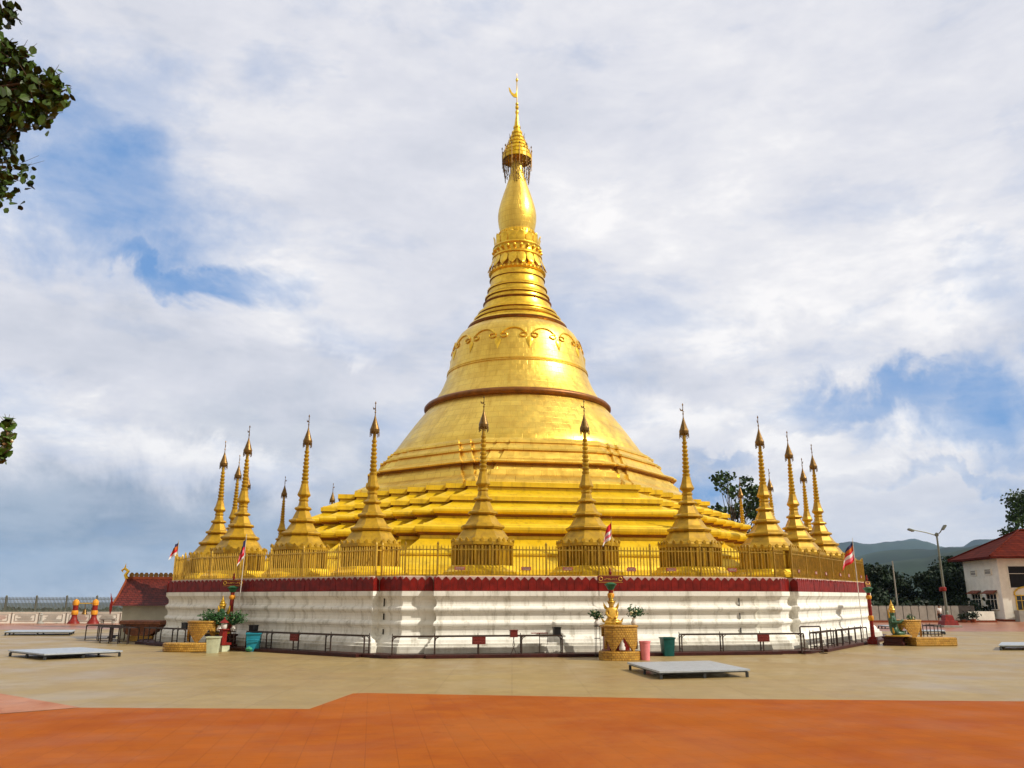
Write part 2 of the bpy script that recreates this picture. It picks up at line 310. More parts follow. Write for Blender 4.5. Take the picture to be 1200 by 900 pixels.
# ------------------------------------------------------------------ mesh builder
class MB:
    def __init__(s): s.v = []; s.f = []; s.m = []; s.mi = 0
    def add(s, vs, fs, mi=None):
        o = len(s.v); s.v += [tuple(p) for p in vs]; s.f += [tuple(i + o for i in f) for f in fs]
        s.m += [s.mi if mi is None else mi] * len(fs)
    def box(s, c, d, rz=0, mi=None, rx=0, ry=0):
        m = Matrix.Rotation(rz, 3, 'Z') @ Matrix.Rotation(ry, 3, 'Y') @ Matrix.Rotation(rx, 3, 'X')
        vs = [Vector(c) + m @ Vector((x * d[0] / 2, y * d[1] / 2, z * d[2] / 2)) for x in (-1, 1) for y in (-1, 1) for z in (-1, 1)]
        s.add(vs, [(0, 1, 3, 2), (4, 6, 7, 5), (0, 4, 5, 1), (2, 3, 7, 6), (0, 2, 6, 4), (1, 5, 7, 3)], mi)
    def tube(s, pts, rads, k=8, mi=None, cap=True, twist=0):
        pts = [Vector(p) for p in pts]
        if not isinstance(rads, (list, tuple)): rads = [rads] * len(pts)
        vs = []; prev = None
        for i, p in enumerate(pts):
            d = (pts[min(i + 1, len(pts) - 1)] - pts[max(i - 1, 0)]).normalized()
            if prev is None: a = d.orthogonal().normalized()
            else: a = (prev - d * prev.dot(d)).normalized()
            prev = a; b = d.cross(a)
            for j in range(k):
                t = 2 * PI * j / k + twist
                vs.append(p + (a * math.cos(t) + b * math.sin(t)) * rads[i])
        fs = [(i * k + j, i * k + (j + 1) % k, (i + 1) * k + (j + 1) % k, (i + 1) * k + j) for i in range(len(pts) - 1) for j in range(k)]
        if cap: fs += [tuple(range(k))[::-1], tuple((len(pts) - 1) * k + j for j in range(k))]
        s.add(vs, fs, mi)
    def lathe(s, prof, k=48, c=(0, 0, 0), ph=0, mi=None, cap=True, sx=1, sy=1):
        vs = [(c[0] + r * sx * math.cos(2 * PI * j / k + ph), c[1] + r * sy * math.sin(2 * PI * j / k + ph), c[2] + z) for (r, z) in prof for j in range(k)]
        fs = [(i * k + j, i * k + (j + 1) % k, (i + 1) * k + (j + 1) % k, (i + 1) * k + j) for i in range(len(prof) - 1) for j in range(k)]
        if cap: fs += [tuple(range(k))[::-1], tuple((len(prof) - 1) * k + j for j in range(k))]
        s.add(vs, fs, mi)
    def sweep(s, poly, prof, mi=None, cap=True):
        k = len(poly); vs = []
        for (o, z) in prof: vs += [(x, y, z) for x, y in offset(poly, o)]
        fs = [(i * k + j, i * k + (j + 1) % k, (i + 1) * k + (j + 1) % k, (i + 1) * k + j) for i in range(len(prof) - 1) for j in range(k)]
        if cap: fs += [tuple(range(k))[::-1], tuple((len(prof) - 1) * k + j for j in range(k))]
        s.add(vs, fs, mi)
    def prism(s, poly, z0, z1, mi=None): s.sweep(poly, [(0, z0), (0, z1)], mi)
    def extr(s, outline, th, origin=(0, 0, 0), rz=0, mi=None):   # outline in local x,z, thickness along y
        k = len(outline); m = Matrix.Rotation(rz, 3, 'Z'); O = Vector(origin)
        vs = [O + m @ Vector((x, y, z)) for y in (-th / 2, th / 2) for (x, z) in outline]
        fs = [tuple(range(k)), tuple(range(k, 2 * k))[::-1]] + [(i, i + k, (i + 1) % k + k, (i + 1) % k) for i in range(k)]
        s.add(vs, fs, mi)
    def build(s, name, mats, parent=None, smooth=0, loc=None, rz=0):
        me = bpy.data.meshes.new(name); me.from_pydata(s.v, [], s.f)
        mats = mats if isinstance(mats, (list, tuple)) else [mats]
        for m in mats: me.materials.append(m)
        if len(mats) > 1: me.polygons.foreach_set('material_index', s.m)
        me.validate(); me.update()
        if smooth:
            me.shade_smooth(); me.set_sharp_from_angle(angle=R(smooth))
        ob = bpy.data.objects.new(name, me); col.objects.link(ob)
        if parent: ob.parent = parent
        if loc: ob.location = loc
        if rz: ob.rotation_euler = (0, 0, rz)
        return ob
def offset(poly, o):
    if abs(o) < 1e-9: return list(poly)
    k = len(poly); res = []
    for i in range(k):
        p0, p1, p2 = (Vector(poly[(i + d) % k]) for d in (-1, 0, 1))
        a = (p1 - p0).normalized(); b = (p2 - p1).normalized()
        na = Vector((a.y, -a.x)); nb = Vector((b.y, -b.x))
        d = 1 + na.dot(nb)
        m = (na + nb) / d if d > 1e-4 else na
        res.append((p1.x + m.x * o, p1.y + m.y * o))
    return res
def tag(o, label=None, cat=None, group=None, kind=None):
    for k, v in (('label', label), ('category', cat), ('group', group), ('kind', kind)):
        if v: o[k] = v
    return o
def empty(name, loc=(0, 0, 0), rz=0, label=None, cat=None, group=None):
    e = bpy.data.objects.new(name, None); col.objects.link(e); e.location = loc; e.rotation_euler = (0, 0, rz)
    e.empty_display_size = .3
    return tag(e, label, cat, group)
def kids(o, pool=None): return [c for c in list(col.objects) if c.parent == o]
def copy_tree(o, parent=None):
    c = o.copy(); col.objects.link(c)
    if parent: c.parent = parent
    for ch in kids(o): copy_tree(ch, c)
    return c

# ------------------------------------------------------------------ frame of the octagonal monument
CX, CY, PHI = .4, 57.9, R(9.5)
T8 = math.tan(PI / 8)
def fr(k, u, nn):                   # face frame -> local xy
    t = k * PI / 4
    return (nn * math.sin(t) + u * math.cos(t), -nn * math.cos(t) + u * math.sin(t))
def wpos(k, u, nn, z=0):            # face frame -> world
    x, y = fr(k, u, nn)
    return (CX + x * math.cos(PHI) - y * math.sin(PHI), CY + x * math.sin(PHI) + y * math.cos(PHI), z)
def oct_poly(steps, A):             # steps: [(half width, extra apothem), ...] from the widest projection inwards
    P = []
    for k in range(8):
        left = []; 
        pts = []
        prev = None
        # half outline from corner to the middle
        seq = [(A * T8, A)]
        for (w, e) in steps[::-1]:
            seq.append((w, seq[-1][1])); seq.append((w, A + e))
        for (w, nn) in seq: left.append((-w, nn))
        P += [fr(k, u, nn) for (u, nn) in left]
        P += [fr(k, w, nn) for (w, nn) in seq[:0:-1]]
    return P
def poly8(A): return [fr(k, A * T8, A) for k in range(8)]

# ------------------------------------------------------------------ ground, plaza, hills
b = MB()
rad = [0, 60, 110, 135, 170, 260, 420, 700, 1200, 2000, 3200, 5000, 7000, 8600]; hz = [-3, -3, -3.5, -8, -14, -25, -34, -40, -42, -44, -44, -44, -44, -44]
K = 96; vs = [(0, 0, -3)]
for r_, z_ in zip(rad[1:], hz[1:]):
    for j in range(K):
        a = 2 * PI * j / K; q = random.uniform(-1, 1) * min(3, r_ * .004) if r_ > 135 else 0
        vs.append((r_ * math.cos(a), 30 + r_ * math.sin(a), z_ + q))
fs = [(0, 1 + j, 1 + (j + 1) % K) for j in range(K)]
for i in range(len(rad) - 2):
    for j in range(K): fs.append((1 + i * K + j, 1 + (i + 1) * K + j, 1 + (i + 1) * K + (j + 1) % K, 1 + i * K + (j + 1) % K))
b.add(vs, fs); tag(b.build('terrain', M['land'], smooth=60), kind='structure')

b = MB(); b.prism([(-90, -45), (110, -45), (110, 104), (22, 104), (22, 86.4), (-90, 84.0)], -2.9, 0); tag(b.build('plaza', M['plaza']), kind='structure')
def sheet(name, poly, z, m):
    b = MB(); b.add([(x, y, z) for x, y in poly], [tuple(range(len(poly)))]); return tag(b.build(name, m), kind='structure')
sheet('painted_floor', [(-60, -40), (60, -40), (60, 18.8), (25, 20.2), (12.21, 20.61), (4.17, 21.12), (-3.75, 22.35), (-4.10, 22.25), (-4.5, 19.24), (-9.68, 19.46), (-10.87, 18.43), (-60, 14)], .004, M['paint'])
sheet('faded_painted_floor', [(-60, 14.02), (-10.9, 18.45), (-9.7, 19.48), (-13.18, 22.21), (-60, 40)], .008, M['pinkfloor'])
sheet('far_floor_strip', [(-88, 64), (-40, 64.4), (-24, 68), (10, 83), (10, 83.5), (-88, 81.4)], .004, M['wetred'])
sheet('far_courtyard_floor', [(27, 61.8), (104, 58), (104, 100), (27, 83)], .004, M['wetred'])

# forested hills on the right, ridge behind ridge
def ridge(pts, a):
    if a <= pts[0][0]: return pts[0][1]
    for (a0, h0), (a1, h1) in zip(pts, pts[1:]):
        if a <= a1:
            t = (a - a0) / (a1 - a0); t = t * t * (3 - 2 * t); return h0 + (h1 - h0) * t
    return pts[-1][1]
RD = [(1500, 300, [(0, 0), (12, .0), (19, .022), (23, .034), (25, .040), (26.5, .0425), (28.2, .0505), (30, .0525), (33, .058), (40, .06), (50, .03), (60, 0)]),
      (2700, 420, [(0, 0), (10, .0), (18, .03), (23, .0425), (24.8, .0485), (27.3, .0488), (29, .053), (31, .055), (40, .05), (55, 0)]),
      (5600, 700, [(0, 0), (8, .0), (15, .035), (20, .056), (21.4, .0606), (22.4, .0618), (23.8, .0585), (25.2, .0600), (26.2, .0595), (27.4, .0535), (29, .0535), (29.9, .0600), (31, .0615), (34, .05), (50, 0)]),
      (6900, 500, [(0, 0), (20, .03), (24, .056), (25.4, .0605), (26.6, .0575), (28, .05), (40, .02), (55, 0)])]
from mathutils import noise as MN
b = MB(); NA, ND = 300, 110; vs = []
for i in range(NA):
    a = i / (NA - 1) * 60
    for j in range(ND):
        d = 900 + 7300 * (j / (ND - 1)) ** 1.1
        x, y = d * math.sin(R(a)), d * math.cos(R(a)); z = -46
        nz = MN.fractal(Vector((x / 420, y / 420, 0)), 1.0, 2.0, 5)
        for D, w, pts in RD:
            h = ridge(pts, a + 1.2 * MN.noise(Vector((x / 300, y / 300, 3)))) * D
            g = math.exp(-((d - D) / w) ** 2 * (1 if d < D else 1.6))
            z = max(z, -46 + (h + 46) * g * (1 + .10 * nz * (1 - abs(g - .5))))
        nf = MN.noise(Vector((x / 60, y / 60, 7)))
        vs.append((x, y, z + (nf * 9 if z > -30 else 0)))
fs = [(i * ND + j, (i + 1) * ND + j, (i + 1) * ND + j + 1, i * ND + j + 1) for i in range(NA - 1) for j in range(ND - 1)]
b.add(vs, fs); tag(b.build('hills', M['hill'], smooth=80), kind='structure')

# haze: the air between the camera and the hills
hm = bpy.data.materials.new('thin_haze'); hm.use_nodes = True; ht = hm.node_tree; ht.nodes.clear()
ho = ht.nodes.new('ShaderNodeOutputMaterial'); hv = ht.nodes.new('ShaderNodeVolumePrincipled')
hv.inputs['Density'].default_value = 6.0e-5; hv.inputs['Color'].default_value = (.46, .68, 1.0, 1); hv.inputs['Anisotropy'].default_value = .0
ht.links.new(hv.outputs[0], ho.inputs['Volume'])
b = MB(); b.box((0, 3500, 227), (17600, 11500 + 700, 556)); hz_ = b.build('haze', hm); tag(hz_, kind='stuff')

# ------------------------------------------------------------------ monument: white plinth
plinth = empty('stupa_platform', (CX, CY, 0), PHI, 'wide octagonal white plinth with dark red board parapet carrying the golden stupas', 'platform')
FP = oct_poly([(7.35, .38)], 20.98)
b = MB()
b.sweep(FP, [(.36, .0), (.36, .13), (.33, .28), (.33, .40), (.22, .42), (.22, .52), (.12, .55), (.09, .66), (-.02, .78), (-.10, .84), (-.13, .95), (-.13, 1.10), (-.08, 1.2), (-.01, 1.25), (.0, 1.32),
             (-.03, 1.38), (-.13, 1.46), (-.14, 1.62), (-.11, 1.74), (-.02, 1.84), (.0, 1.90), (-.02, 1.97), (-.12, 2.04), (-.15, 2.14), (-.13, 2.28), (-.04, 2.42), (.0, 2.46), (.0, 2.66), (-.35, 2.665)])
b.build('plinth_wall', M['white'], plinth)
b = MB(); b.sweep(FP, [(-.10, 2.67), (-.10, 3.27), (-.16, 3.30), (-.40, 3.30), (-.40, 3.10)]); b.build('coping', M['coping'], plinth)
# pointed boards of the parapet, one mesh per side
segs = []
for i in range(len(FP)):
    p, q = Vector(FP[i]), Vector(FP[(i + 1) % len(FP)]); L = (q - p).length
    segs.append((p, q, L))
bb = None
for i, (p, q, L) in enumerate(segs):
    if bb is None: bb = MB()
    d = (q - p) / L; nrm = Vector((d.y, -d.x)); cnt = max(1, round(L / .345)); w = L / cnt
    ang = math.atan2(d.y, d.x)
    for j in range(cnt):
        c = p + d * (w * (j + .5)) + nrm * (-.045 + random.uniform(-.006, .006)); h = .60 + random.uniform(-.012, .012)
        hw = w / 2 - .006
        bb.extr([(-hw, 0), (hw, 0), (hw, h - .15), (hw * .55, h - .075), (0, h), (-hw * .55, h - .075), (-hw, h - .15)], .06, (c.x, c.y, 2.668), ang)
    if (i + 1) % 6 == 0: bb.build('parapet_boards', M['red'], plinth); bb = None
if bb: bb.build('parapet_boards', M['red'], plinth)
b = MB(); b.sweep(FP, [(-.38, 2.9), (-.38, 3.08)]); b.build('terrace_floor', M['gold_dull'], plinth)
b = MB(); b.sweep(oct_poly([(7.7, .3)], 22.25), [(0, 0.004), (0, .12), (-.05, .14), (-1.2, .14)], cap=False); tag(b.build('kerb_step', M['kerb'], plinth))
# thin crack and drain lines on the plinth
for (k, u) in ((0, 6.45), (-1, 7.6)):
    for z0, z1 in ((.86, 1.08), (1.46, 1.72), (2.02, 2.36)):
        x, y = fr(k, u, 21.27 if abs(u) < 7.35 else 20.90); b = MB(); b.box((x, y, (z0 + z1) / 2), (.03, .05, z1 - z0), k * PI / 4); b.build('drain_slot', M['black'], plinth)

# ------------------------------------------------------------------ main golden stupa
st = empty('great_stupa', (CX, CY, 0), PHI, 'great golden stupa with bell, ringed spire and umbrella top, tallest in the picture', 'stupa')
def redent(a, w, ns):
    s = (a - w) / ns; q = [(w, -a)]
    for i in range(1, ns + 1): q += [(w + (i - 1) * s, -(a - i * s)), (w + i * s, -(a - i * s))]
    q = q[:-1] + [(a, -w)] if abs(q[-1][0] - a) < 1e-6 else q + [(a, -w)]
    P = []
    for k in range(4):
        c, s_ = math.cos(k * PI / 2), math.sin(k * PI / 2)
        P += [(x * c - y * s_, x * s_ + y * c) for x, y in q]
    return P
RP = redent(12.3, 5.05, 7)
tiers = [[(4.6, 3.09), (4.6, 3.45), (4.45, 3.5), (4.4, 3.7), (4.2, 3.75), (4.1, 3.95), (3.55, 4.42), (3.62, 4.44), (3.62, 4.54), (3.5, 4.56), (2.6, 5.32), (2.58, 5.48)],
         [(2.58, 5.48), (2.72, 5.54), (2.74, 5.62), (2.84, 5.66), (2.88, 5.78), (2.88, 5.90), (2.78, 6.0)],
         [(2.78, 6.0), (2.45, 6.06), (2.42, 6.12), (2.30, 6.13), (1.66, 6.46), (1.62, 6.56)],
         [(1.62, 6.56), (1.76, 6.6), (1.78, 6.68), (1.88, 6.72), (1.92, 6.80), (1.92, 6.90), (1.82, 6.98)],
         [(1.82, 6.98), (1.55, 7.03), (1.52, 7.09), (1.40, 7.10), (.80, 7.40), (.78, 7.48)],
         [(.78, 7.48), (.95, 7.49), (.95, 7.72), (.84, 7.74), (.82, 7.80), (.68, 7.81), (-.12, 8.22), (-.15, 8.38), (0, 8.39), (0, 8.66), (-.8, 8.68)]]
def lips(z):   # rust coloured underside bands
    return z
b = MB()
full = tiers[0] + tiers[1][1:] + tiers[2][1:] + tiers[3][1:] + tiers[4][1:] + tiers[5][1:]
k = len(RP); vs = []
for (o, z) in full: vs += [(x, y, z) for x, y in offset(RP, o)]
fs = []; ms = []
for i in range(len(full) - 1):
    o0, z0 = full[i]; o1, z1 = full[i + 1]
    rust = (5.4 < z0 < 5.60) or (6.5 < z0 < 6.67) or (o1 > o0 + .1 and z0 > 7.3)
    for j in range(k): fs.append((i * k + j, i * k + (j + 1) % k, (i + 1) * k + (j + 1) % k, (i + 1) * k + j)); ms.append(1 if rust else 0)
b.add(vs, fs + [tuple((len(full) - 1) * k + j for j in range(k))]); b.m = ms + [0]
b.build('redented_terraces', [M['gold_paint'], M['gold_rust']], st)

OP = oct_poly([(2.35, .36), (3.15, .18)], 9.2)
b = MB(); prof = [(1.75, 8.67), (1.72, 8.95), (1.1, 9.35), (1.05, 9.62), (.90, 9.66), (.72, 10.0)]
b.sweep(OP, prof, mi=0, cap=False)
b.sweep(OP, [(.72, 10.0), (.90, 10.02), (.97, 10.08)], mi=1, cap=False)
b.sweep(OP, [(.97, 10.08), (1.0, 10.16), (.95, 10.24), (.70, 10.3)], mi=0, cap=False)
b.sweep(OP, [(.70, 10.3), (.42, 10.42), (.10, 10.95), (.2, 10.97), (.2, 11.08), (.02, 11.1), (-.32, 11.5), (-.26, 11.52), (-.28, 11.66), (-.40, 11.68), (-.55, 11.86), (-1.6, 11.9)], mi=0, cap=False)
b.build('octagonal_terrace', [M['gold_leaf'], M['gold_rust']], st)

skirt = [(8.95, 11.80), (8.85, 12.15), (8.62, 12.5), (8.30, 12.95), (7.92, 13.5), (7.42, 14.2), (6.92, 14.85), (6.55, 15.3)]
b = MB(); b.lathe(skirt, 96, cap=False)
b.build('bell_skirt', M['gold_leaf'], st, smooth=50)
b = MB(); b.lathe([(6.45, 15.25), (6.72, 15.32), (6.80, 15.45), (6.80, 15.56), (6.70, 15.68), (6.45, 15.78), (6.1, 15.8)], 96, cap=False)
b.build('skirt_cornice', M['gold_rust'], st, smooth=50)
bell = [(6.30, 15.72), (6.15, 15.95), (5.92, 16.3), (5.68, 16.7), (5.45, 17.2), (5.26, 17.7), (5.17, 18.02), (5.22, 18.05), (5.22, 18.12), (5.14, 18.15), (5.20, 18.19), (5.20, 18.26), (5.10, 18.3),
        (4.98, 19.0), (4.88, 19.6), (4.74, 20.2), (4.55, 20.7), (4.32, 21.08), (4.05, 21.35), (3.75, 21.55), (3.5, 21.62)]
b = MB(); b.lathe(bell, 96, cap=False); b.build('bell', M['gold_leaf'], st, smooth=40)
def rb(z):
    for (r0, z0), (r1, z1) in zip(bell[12:], bell[13:]):
        if z0 <= z <= z1: return r0 + (r1 - r0) * (z - z0) / (z1 - z0)
    return 3.7 if z > 21 else 5.0
def surf(a, z, o=.03): r_ = rb(z) + o; return (r_ * math.sin(a), -r_ * math.cos(a), z)
NP = 14; da = 2 * PI / NP; a0 = R(-9.5 + 9.4)
b = MB()
for i in range(NP):
    c = a0 + (i + .5) * da
    b.tube([surf(c + da * .42 * t, 20.5 - .50 * abs(t) ** 2.4) for t in [x / 8 for x in range(-8, 9)]], .065, 6)
    p = a0 + i * da
    for sg in (-1, 1):      # volutes either side of the pendant
        b.tube([surf(p + sg * (.085 - .05 * math.cos(q)) + 0, 19.92 - .16 * math.sin(q) * 1.0, .05) for q in [x * .65 for x in range(0, 9)]], [.06 - .003 * x for x in range(9)], 6)
    q = [surf(p + u, z, .02) for u, z in ((-.05, 19.6), (0, 19.85), (.05, 19.6), (.04, 19.35), (0, 18.85), (-.04, 19.35))] + [surf(p, 19.45, .14)]
    b.add(q, [(6, j, (j + 1) % 6) for j in range(6)])
b.build('swag_ornament', M['gold_mould'], st, smooth=40)
# shoulder mouldings: stacked rings
rp = [(3.55, 21.58), (3.70, 21.68), (3.74, 21.82), (3.66, 21.95), (3.42, 22.02), (3.18, 22.12), (3.18, 22.30), (3.28, 22.36), (3.30, 22.48), (3.2, 22.56), (2.98, 22.6), (2.94, 22.72), (3.02, 22.80), (3.0, 22.95), (2.85, 23.02),
      (2.66, 23.12), (2.58, 23.3), (2.52, 23.6), (2.56, 23.66), (2.6, 23.74), (2.5, 23.84), (2.40, 23.9), (2.36, 24.1), (2.46, 24.16), (2.46, 24.26), (2.34, 24.34), (2.24, 24.45), (2.20, 24.75), (2.28, 24.8), (2.28, 24.9), (2.16, 24.98),
      (2.07, 25.1), (2.04, 25.6), (2.12, 25.66), (2.12, 25.74), (2.02, 25.8), (2.0, 26.2)]
b = MB(); b.lathe(rp, 80, cap=False)
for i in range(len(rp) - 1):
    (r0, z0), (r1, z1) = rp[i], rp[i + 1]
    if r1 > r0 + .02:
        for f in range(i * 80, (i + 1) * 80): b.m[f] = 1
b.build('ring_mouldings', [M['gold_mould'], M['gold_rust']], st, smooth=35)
# lotus bands
b = MB()
b.lathe([(1.95, 26.1), (2.12, 26.16), (2.18, 26.26), (2.08, 26.36), (1.98, 26.5), (1.86, 27.0), (1.78, 27.3), (1.82, 27.45), (1.92, 27.5), (1.92, 27.6), (1.82, 27.68), (1.76, 27.8), (1.80, 28.2), (1.88, 28.3), (1.84, 28.4), (1.70, 28.45), (1.66, 28.7), (1.62, 29.2), (1.45, 29.3), (1.42, 29.6), (1.3, 29.7)], 64, cap=False)
def petals(z0, z1, r0, r1, cnt, bulge, down):
    for i in range(cnt):
        a = 2 * PI * i / cnt; hw = PI / cnt * .92
        rows = []
        for t, w in ((0, .75), (.3, 1), (.6, .92), (.85, .55), (1, .04)):
            z = z0 + (z1 - z0) * t; r_ = r0 + (r1 - r0) * t + bulge * math.sin(PI * min(1, t * 1.1)) + (.10 if t > .8 else 0)
            rows.append([((r_ + (.05 if k == 0 else 0)) * math.sin(a + hw * w * k), -(r_ + (.05 if k == 0 else 0)) * math.cos(a + hw * w * k), z) for k in (-1, 0, 1)])
        vs = [p for rr in rows for p in rr]; fs = []
        for q in range(4): fs += [(q * 3, q * 3 + 1, q * 3 + 4, q * 3 + 3), (q * 3 + 1, q * 3 + 2, q * 3 + 5, q * 3 + 4)]
        b.add(vs, fs)
petals(27.42, 26.42, 1.84, 2.12, 18, .05, True)
petals(28.4, 29.28, 1.70, 1.70, 16, .06, False)
for i in range(22):
    a = 2 * PI * i / 22; b.lathe([(0.001, -.14), (.1, -.1), (.14, 0), (.1, .1), (0.001, .14)], 8, (1.83 * math.sin(a), -1.83 * math.cos(a), 28.0), cap=False)
for i in range(40):
    a = 2 * PI * i / 40; b.box((2.12 * math.sin(a), -2.12 * math.cos(a), 26.26), (.12, .12, .16), a)
    b.box((1.44 * math.sin(a), -1.44 * math.cos(a), 29.5), (.08, .08, .2), a)
b.build('lotus_bands', M['gold_mould'], st, smooth=35)
b = MB(); b.lathe([(1.28, 29.6), (1.34, 29.9), (1.43, 30.3), (1.49, 30.75), (1.50, 31.15), (1.45, 31.6), (1.34, 32.1), (1.20, 32.6), (1.05, 33.1), (.90, 33.55), (.77, 34.0), (.66, 34.4), (.57, 34.8), (.50, 35.2), (.46, 35.8), (.45, 36.3), (.45, 36.6)], 48, cap=False)
b.build('banana_bud', M['gold_leaf'], st, smooth=60)
hti = MB()
hti.lathe([(1.10, 35.98), (1.17, 36.0), (1.17, 36.28), (1.10, 36.34), (1.02, 36.7), (.88, 37.05), (.72, 37.4), (.58, 37.75), (.46, 38.1), (.36, 38.45), (.28, 38.75), (.24, 38.95), (.1, 39.0)], 24, cap=False)
hti.lathe([(.95, 36.0), (.98, 36.3), (.42, 36.5)], 24, cap=False)
for z, r_ in ((36.34, 1.16), (36.75, 1.05), (37.15, .9), (37.55, .72), (37.95, .56), (38.35, .43)):
    hti.lathe([(r_ - .08, z - .05), (r_, z), (r_ - .08, z + .05)], 24, cap=False)
    for i in range(18):
        a = 2 * PI * i / 18 + z; hti.extr([(-.07, 0), (.07, 0), (0, .22)], .03, ((r_ - .02) * math.sin(a), -(r_ - .02) * math.cos(a), z + .03), a)
h = hti.build('umbrella_crown', M['gold_paint'], st)
for i in range(26):
    a = 2 * PI * i / 26; L = 1.3 + .9 * random.random(); nb_ = int(L / .13); b = MB()
    b.tube([(1.14 * math.sin(a), -1.14 * math.cos(a), 36.0), ((1.14 - .12 * L) * math.sin(a), -(1.14 - .12 * L) * math.cos(a), 36.0 - L)], .012, 4)
    for j in range(nb_):
        rr = 1.14 - .12 * (j * .13); b.box((rr * math.sin(a) + random.uniform(-.02, .02), -rr * math.cos(a), 35.92 - j * .13), (.06, .06, .085), a + j)
    b.build('hanging_chain', M['gold_dark'], h)
for i in range(12):
    a = 2 * PI * i / 12; b = MB(); b.tube([(1.18 * math.sin(a), -1.18 * math.cos(a), 35.2), (1.2 * math.sin(a), -1.2 * math.cos(a), 36.9)], .022, 5)
    b.lathe([(.001, -.12), (.06, 0), (.001, .16)], 6, (1.2 * math.sin(a), -1.2 * math.cos(a), 36.95), cap=False); b.build('rim_spike', M['gold_dark'], h)
for i in range(8):
    a = 2 * PI * i / 8 + .2; b = MB(); b.tube([(.55 * math.sin(a), -.55 * math.cos(a), 37.6), (.66 * math.sin(a), -.66 * math.cos(a), 38.3)], .018, 4); b.build('rim_spike', M['gold_dark'], h)
b = MB()
b.lathe([(.2, 38.85), (.30, 38.92), (.30, 39.05), (.22, 39.1), (.19, 39.4), (.14, 39.8), (.09, 40.2), (.13, 40.3), (.15, 40.42), (.10, 40.55), (.06, 40.62), (.14, 40.75), (.15, 40.9), (.06, 41.0), (.12, 41.1), (.12, 41.2), (.04, 41.3), (.035, 43.2), (.09, 43.3), (.11, 43.4), (.07, 43.52), (.02, 43.6), (.012, 44.0)], 12, cap=False)
b.build('finial', M['gold_mould'], st, smooth=40)
b = MB(); b.extr([(-.02, 41.75), (-.02, 42.25), (-.22, 42.05), (-.42, 42.2), (-.58, 42.55), (-.68, 42.62), (-.62, 42.25), (-.45, 41.95), (-.25, 41.75)], .06)
b.build('bird_vane', M['gold_mould'], st)

# ------------------------------------------------------------------ small stupas: three on every side
def small_stupa():
    root = empty('small_stupa', label='x', cat='stupa', group='small golden stupas standing along the parapet')
    # local origin on the terrace floor (z = 3.08), tip near 8.75 above
    def oc(r_): return [(r_ * math.cos(PI / 8 + PI / 4 * j), r_ * math.sin(PI / 8 + PI / 4 * j)) for j in range(8)]
    b = MB(); Z0 = 3.08
    b.sweep(oc(1.0), [(.95, 0), (.95, .22), (.82, .26), (.82, .42), (.60, .56), (.56, .66), (.5, .7)], cap=False)
    b.build('base', M['gold_paint'], root)
    # arcade of the lower body: pillars round a core
    b = MB(); b.sweep(oc(1.0), [(.22, .66), (.22, 1.62)], cap=False)
    ring = oc(1.42)
    for j in range(8):
        p, q = Vector(ring[j]), Vector(ring[(j + 1) % 8])
        for t in (.06, .35, .65, .94): c = p.lerp(q, t); b.box((c.x, c.y, 1.12), (.09, .09, .9), math.atan2(q.y - p.y, q.x - p.x))
    b.build('arcade', M['gold_dull'], root)
    b = MB()
    b.lathe([(1.42, 1.56), (1.50, 1.60), (1.50, 1.74), (1.44, 1.82), (1.34, 1.86), (1.20, 2.02), (1.04, 2.24), (.96, 2.32), (.93, 2.34), (1.02, 2.38), (1.06, 2.45), (1.04, 2.51), (.90, 2.56), (.86, 2.60), (.80, 2.66), (.66, 2.88), (.58, 2.99), (.56, 3.01), (.66, 3.04), (.72, 3.09), (.70, 3.16), (.58, 3.2), (.53, 3.23),
             (.49, 3.32), (.40, 3.52), (.34, 3.64), (.33, 3.66), (.42, 3.69), (.46, 3.74), (.43, 3.80), (.32, 3.85), (.27, 3.90), (.25, 4.02), (.22, 4.12), (.26, 4.16), (.26, 4.22), (.22, 4.27), (.24, 4.34), (.34, 4.42), (.355, 4.48), (.33, 4.54), (.27, 4.68), (.22, 4.88), (.19, 5.04)], 8, ph=PI / 8)
    # small upright leaves on the first ledge
    for j in range(8):
        p, q = Vector(oc(1.54)[j]), Vector(oc(1.54)[(j + 1) % 8])
        for t in (0, .33, .66): c = p.lerp(q, t); b.extr([(-.07, 0), (.07, 0), (.08, .10), (0, .18), (-.08, .10)], .06, (c.x * .96, c.y * .96, 1.74), math.atan2(q.y - p.y, q.x - p.x))
    b.build('stepped_body', M['gold_dull'], root)
    b = MB(); pr = [(.16, 5.0)]
    z = 5.04
    for i in range(9):
        r_ = .165 - .008 * i; pr += [(r_, z + .03), (r_ + .025, z + .09), (r_ + .02, z + .14), (r_ - .035, z + .19)]; z += .20
    pr += [(.085, z), (.08, z + .3), (.08, 7.35)]
    b.lathe(pr, 14, cap=False); b.build('ringed_spire', M['gold_dull'], root, smooth=35)
    b = MB(); b.lathe([(.13, 7.12), (.23, 7.2), (.24, 7.33), (.19, 7.45), (.14, 7.62), (.09, 7.78), (.05, 7.92), (.03, 8.02)], 14, cap=False)
    for i in range(12):
        a = 2 * PI * i / 12
        for j in range(2 + i % 2): b.box((.225 * math.cos(a), .225 * math.sin(a), 7.16 - .08 * j), (.035, .035, .06), a)
    b.build('umbrella_crown', M['gold_dark'], root)
    b = MB(); b.lathe([(.03, 7.95), (.02, 8.15), (.045, 8.2), (.02, 8.26), (.018, 8.62), (.045, 8.66), (.005, 8.76)], 6, cap=False)
    b.extr([(0, 8.34), (0, 8.46), (-.08, 8.40), (-.17, 8.50), (-.14, 8.36)], .02); b.extr([(0, 8.28), (.08, 8.31), (0, 8.34)], .02)
    b.build('vane', M['gold_dark'], root)
    return root
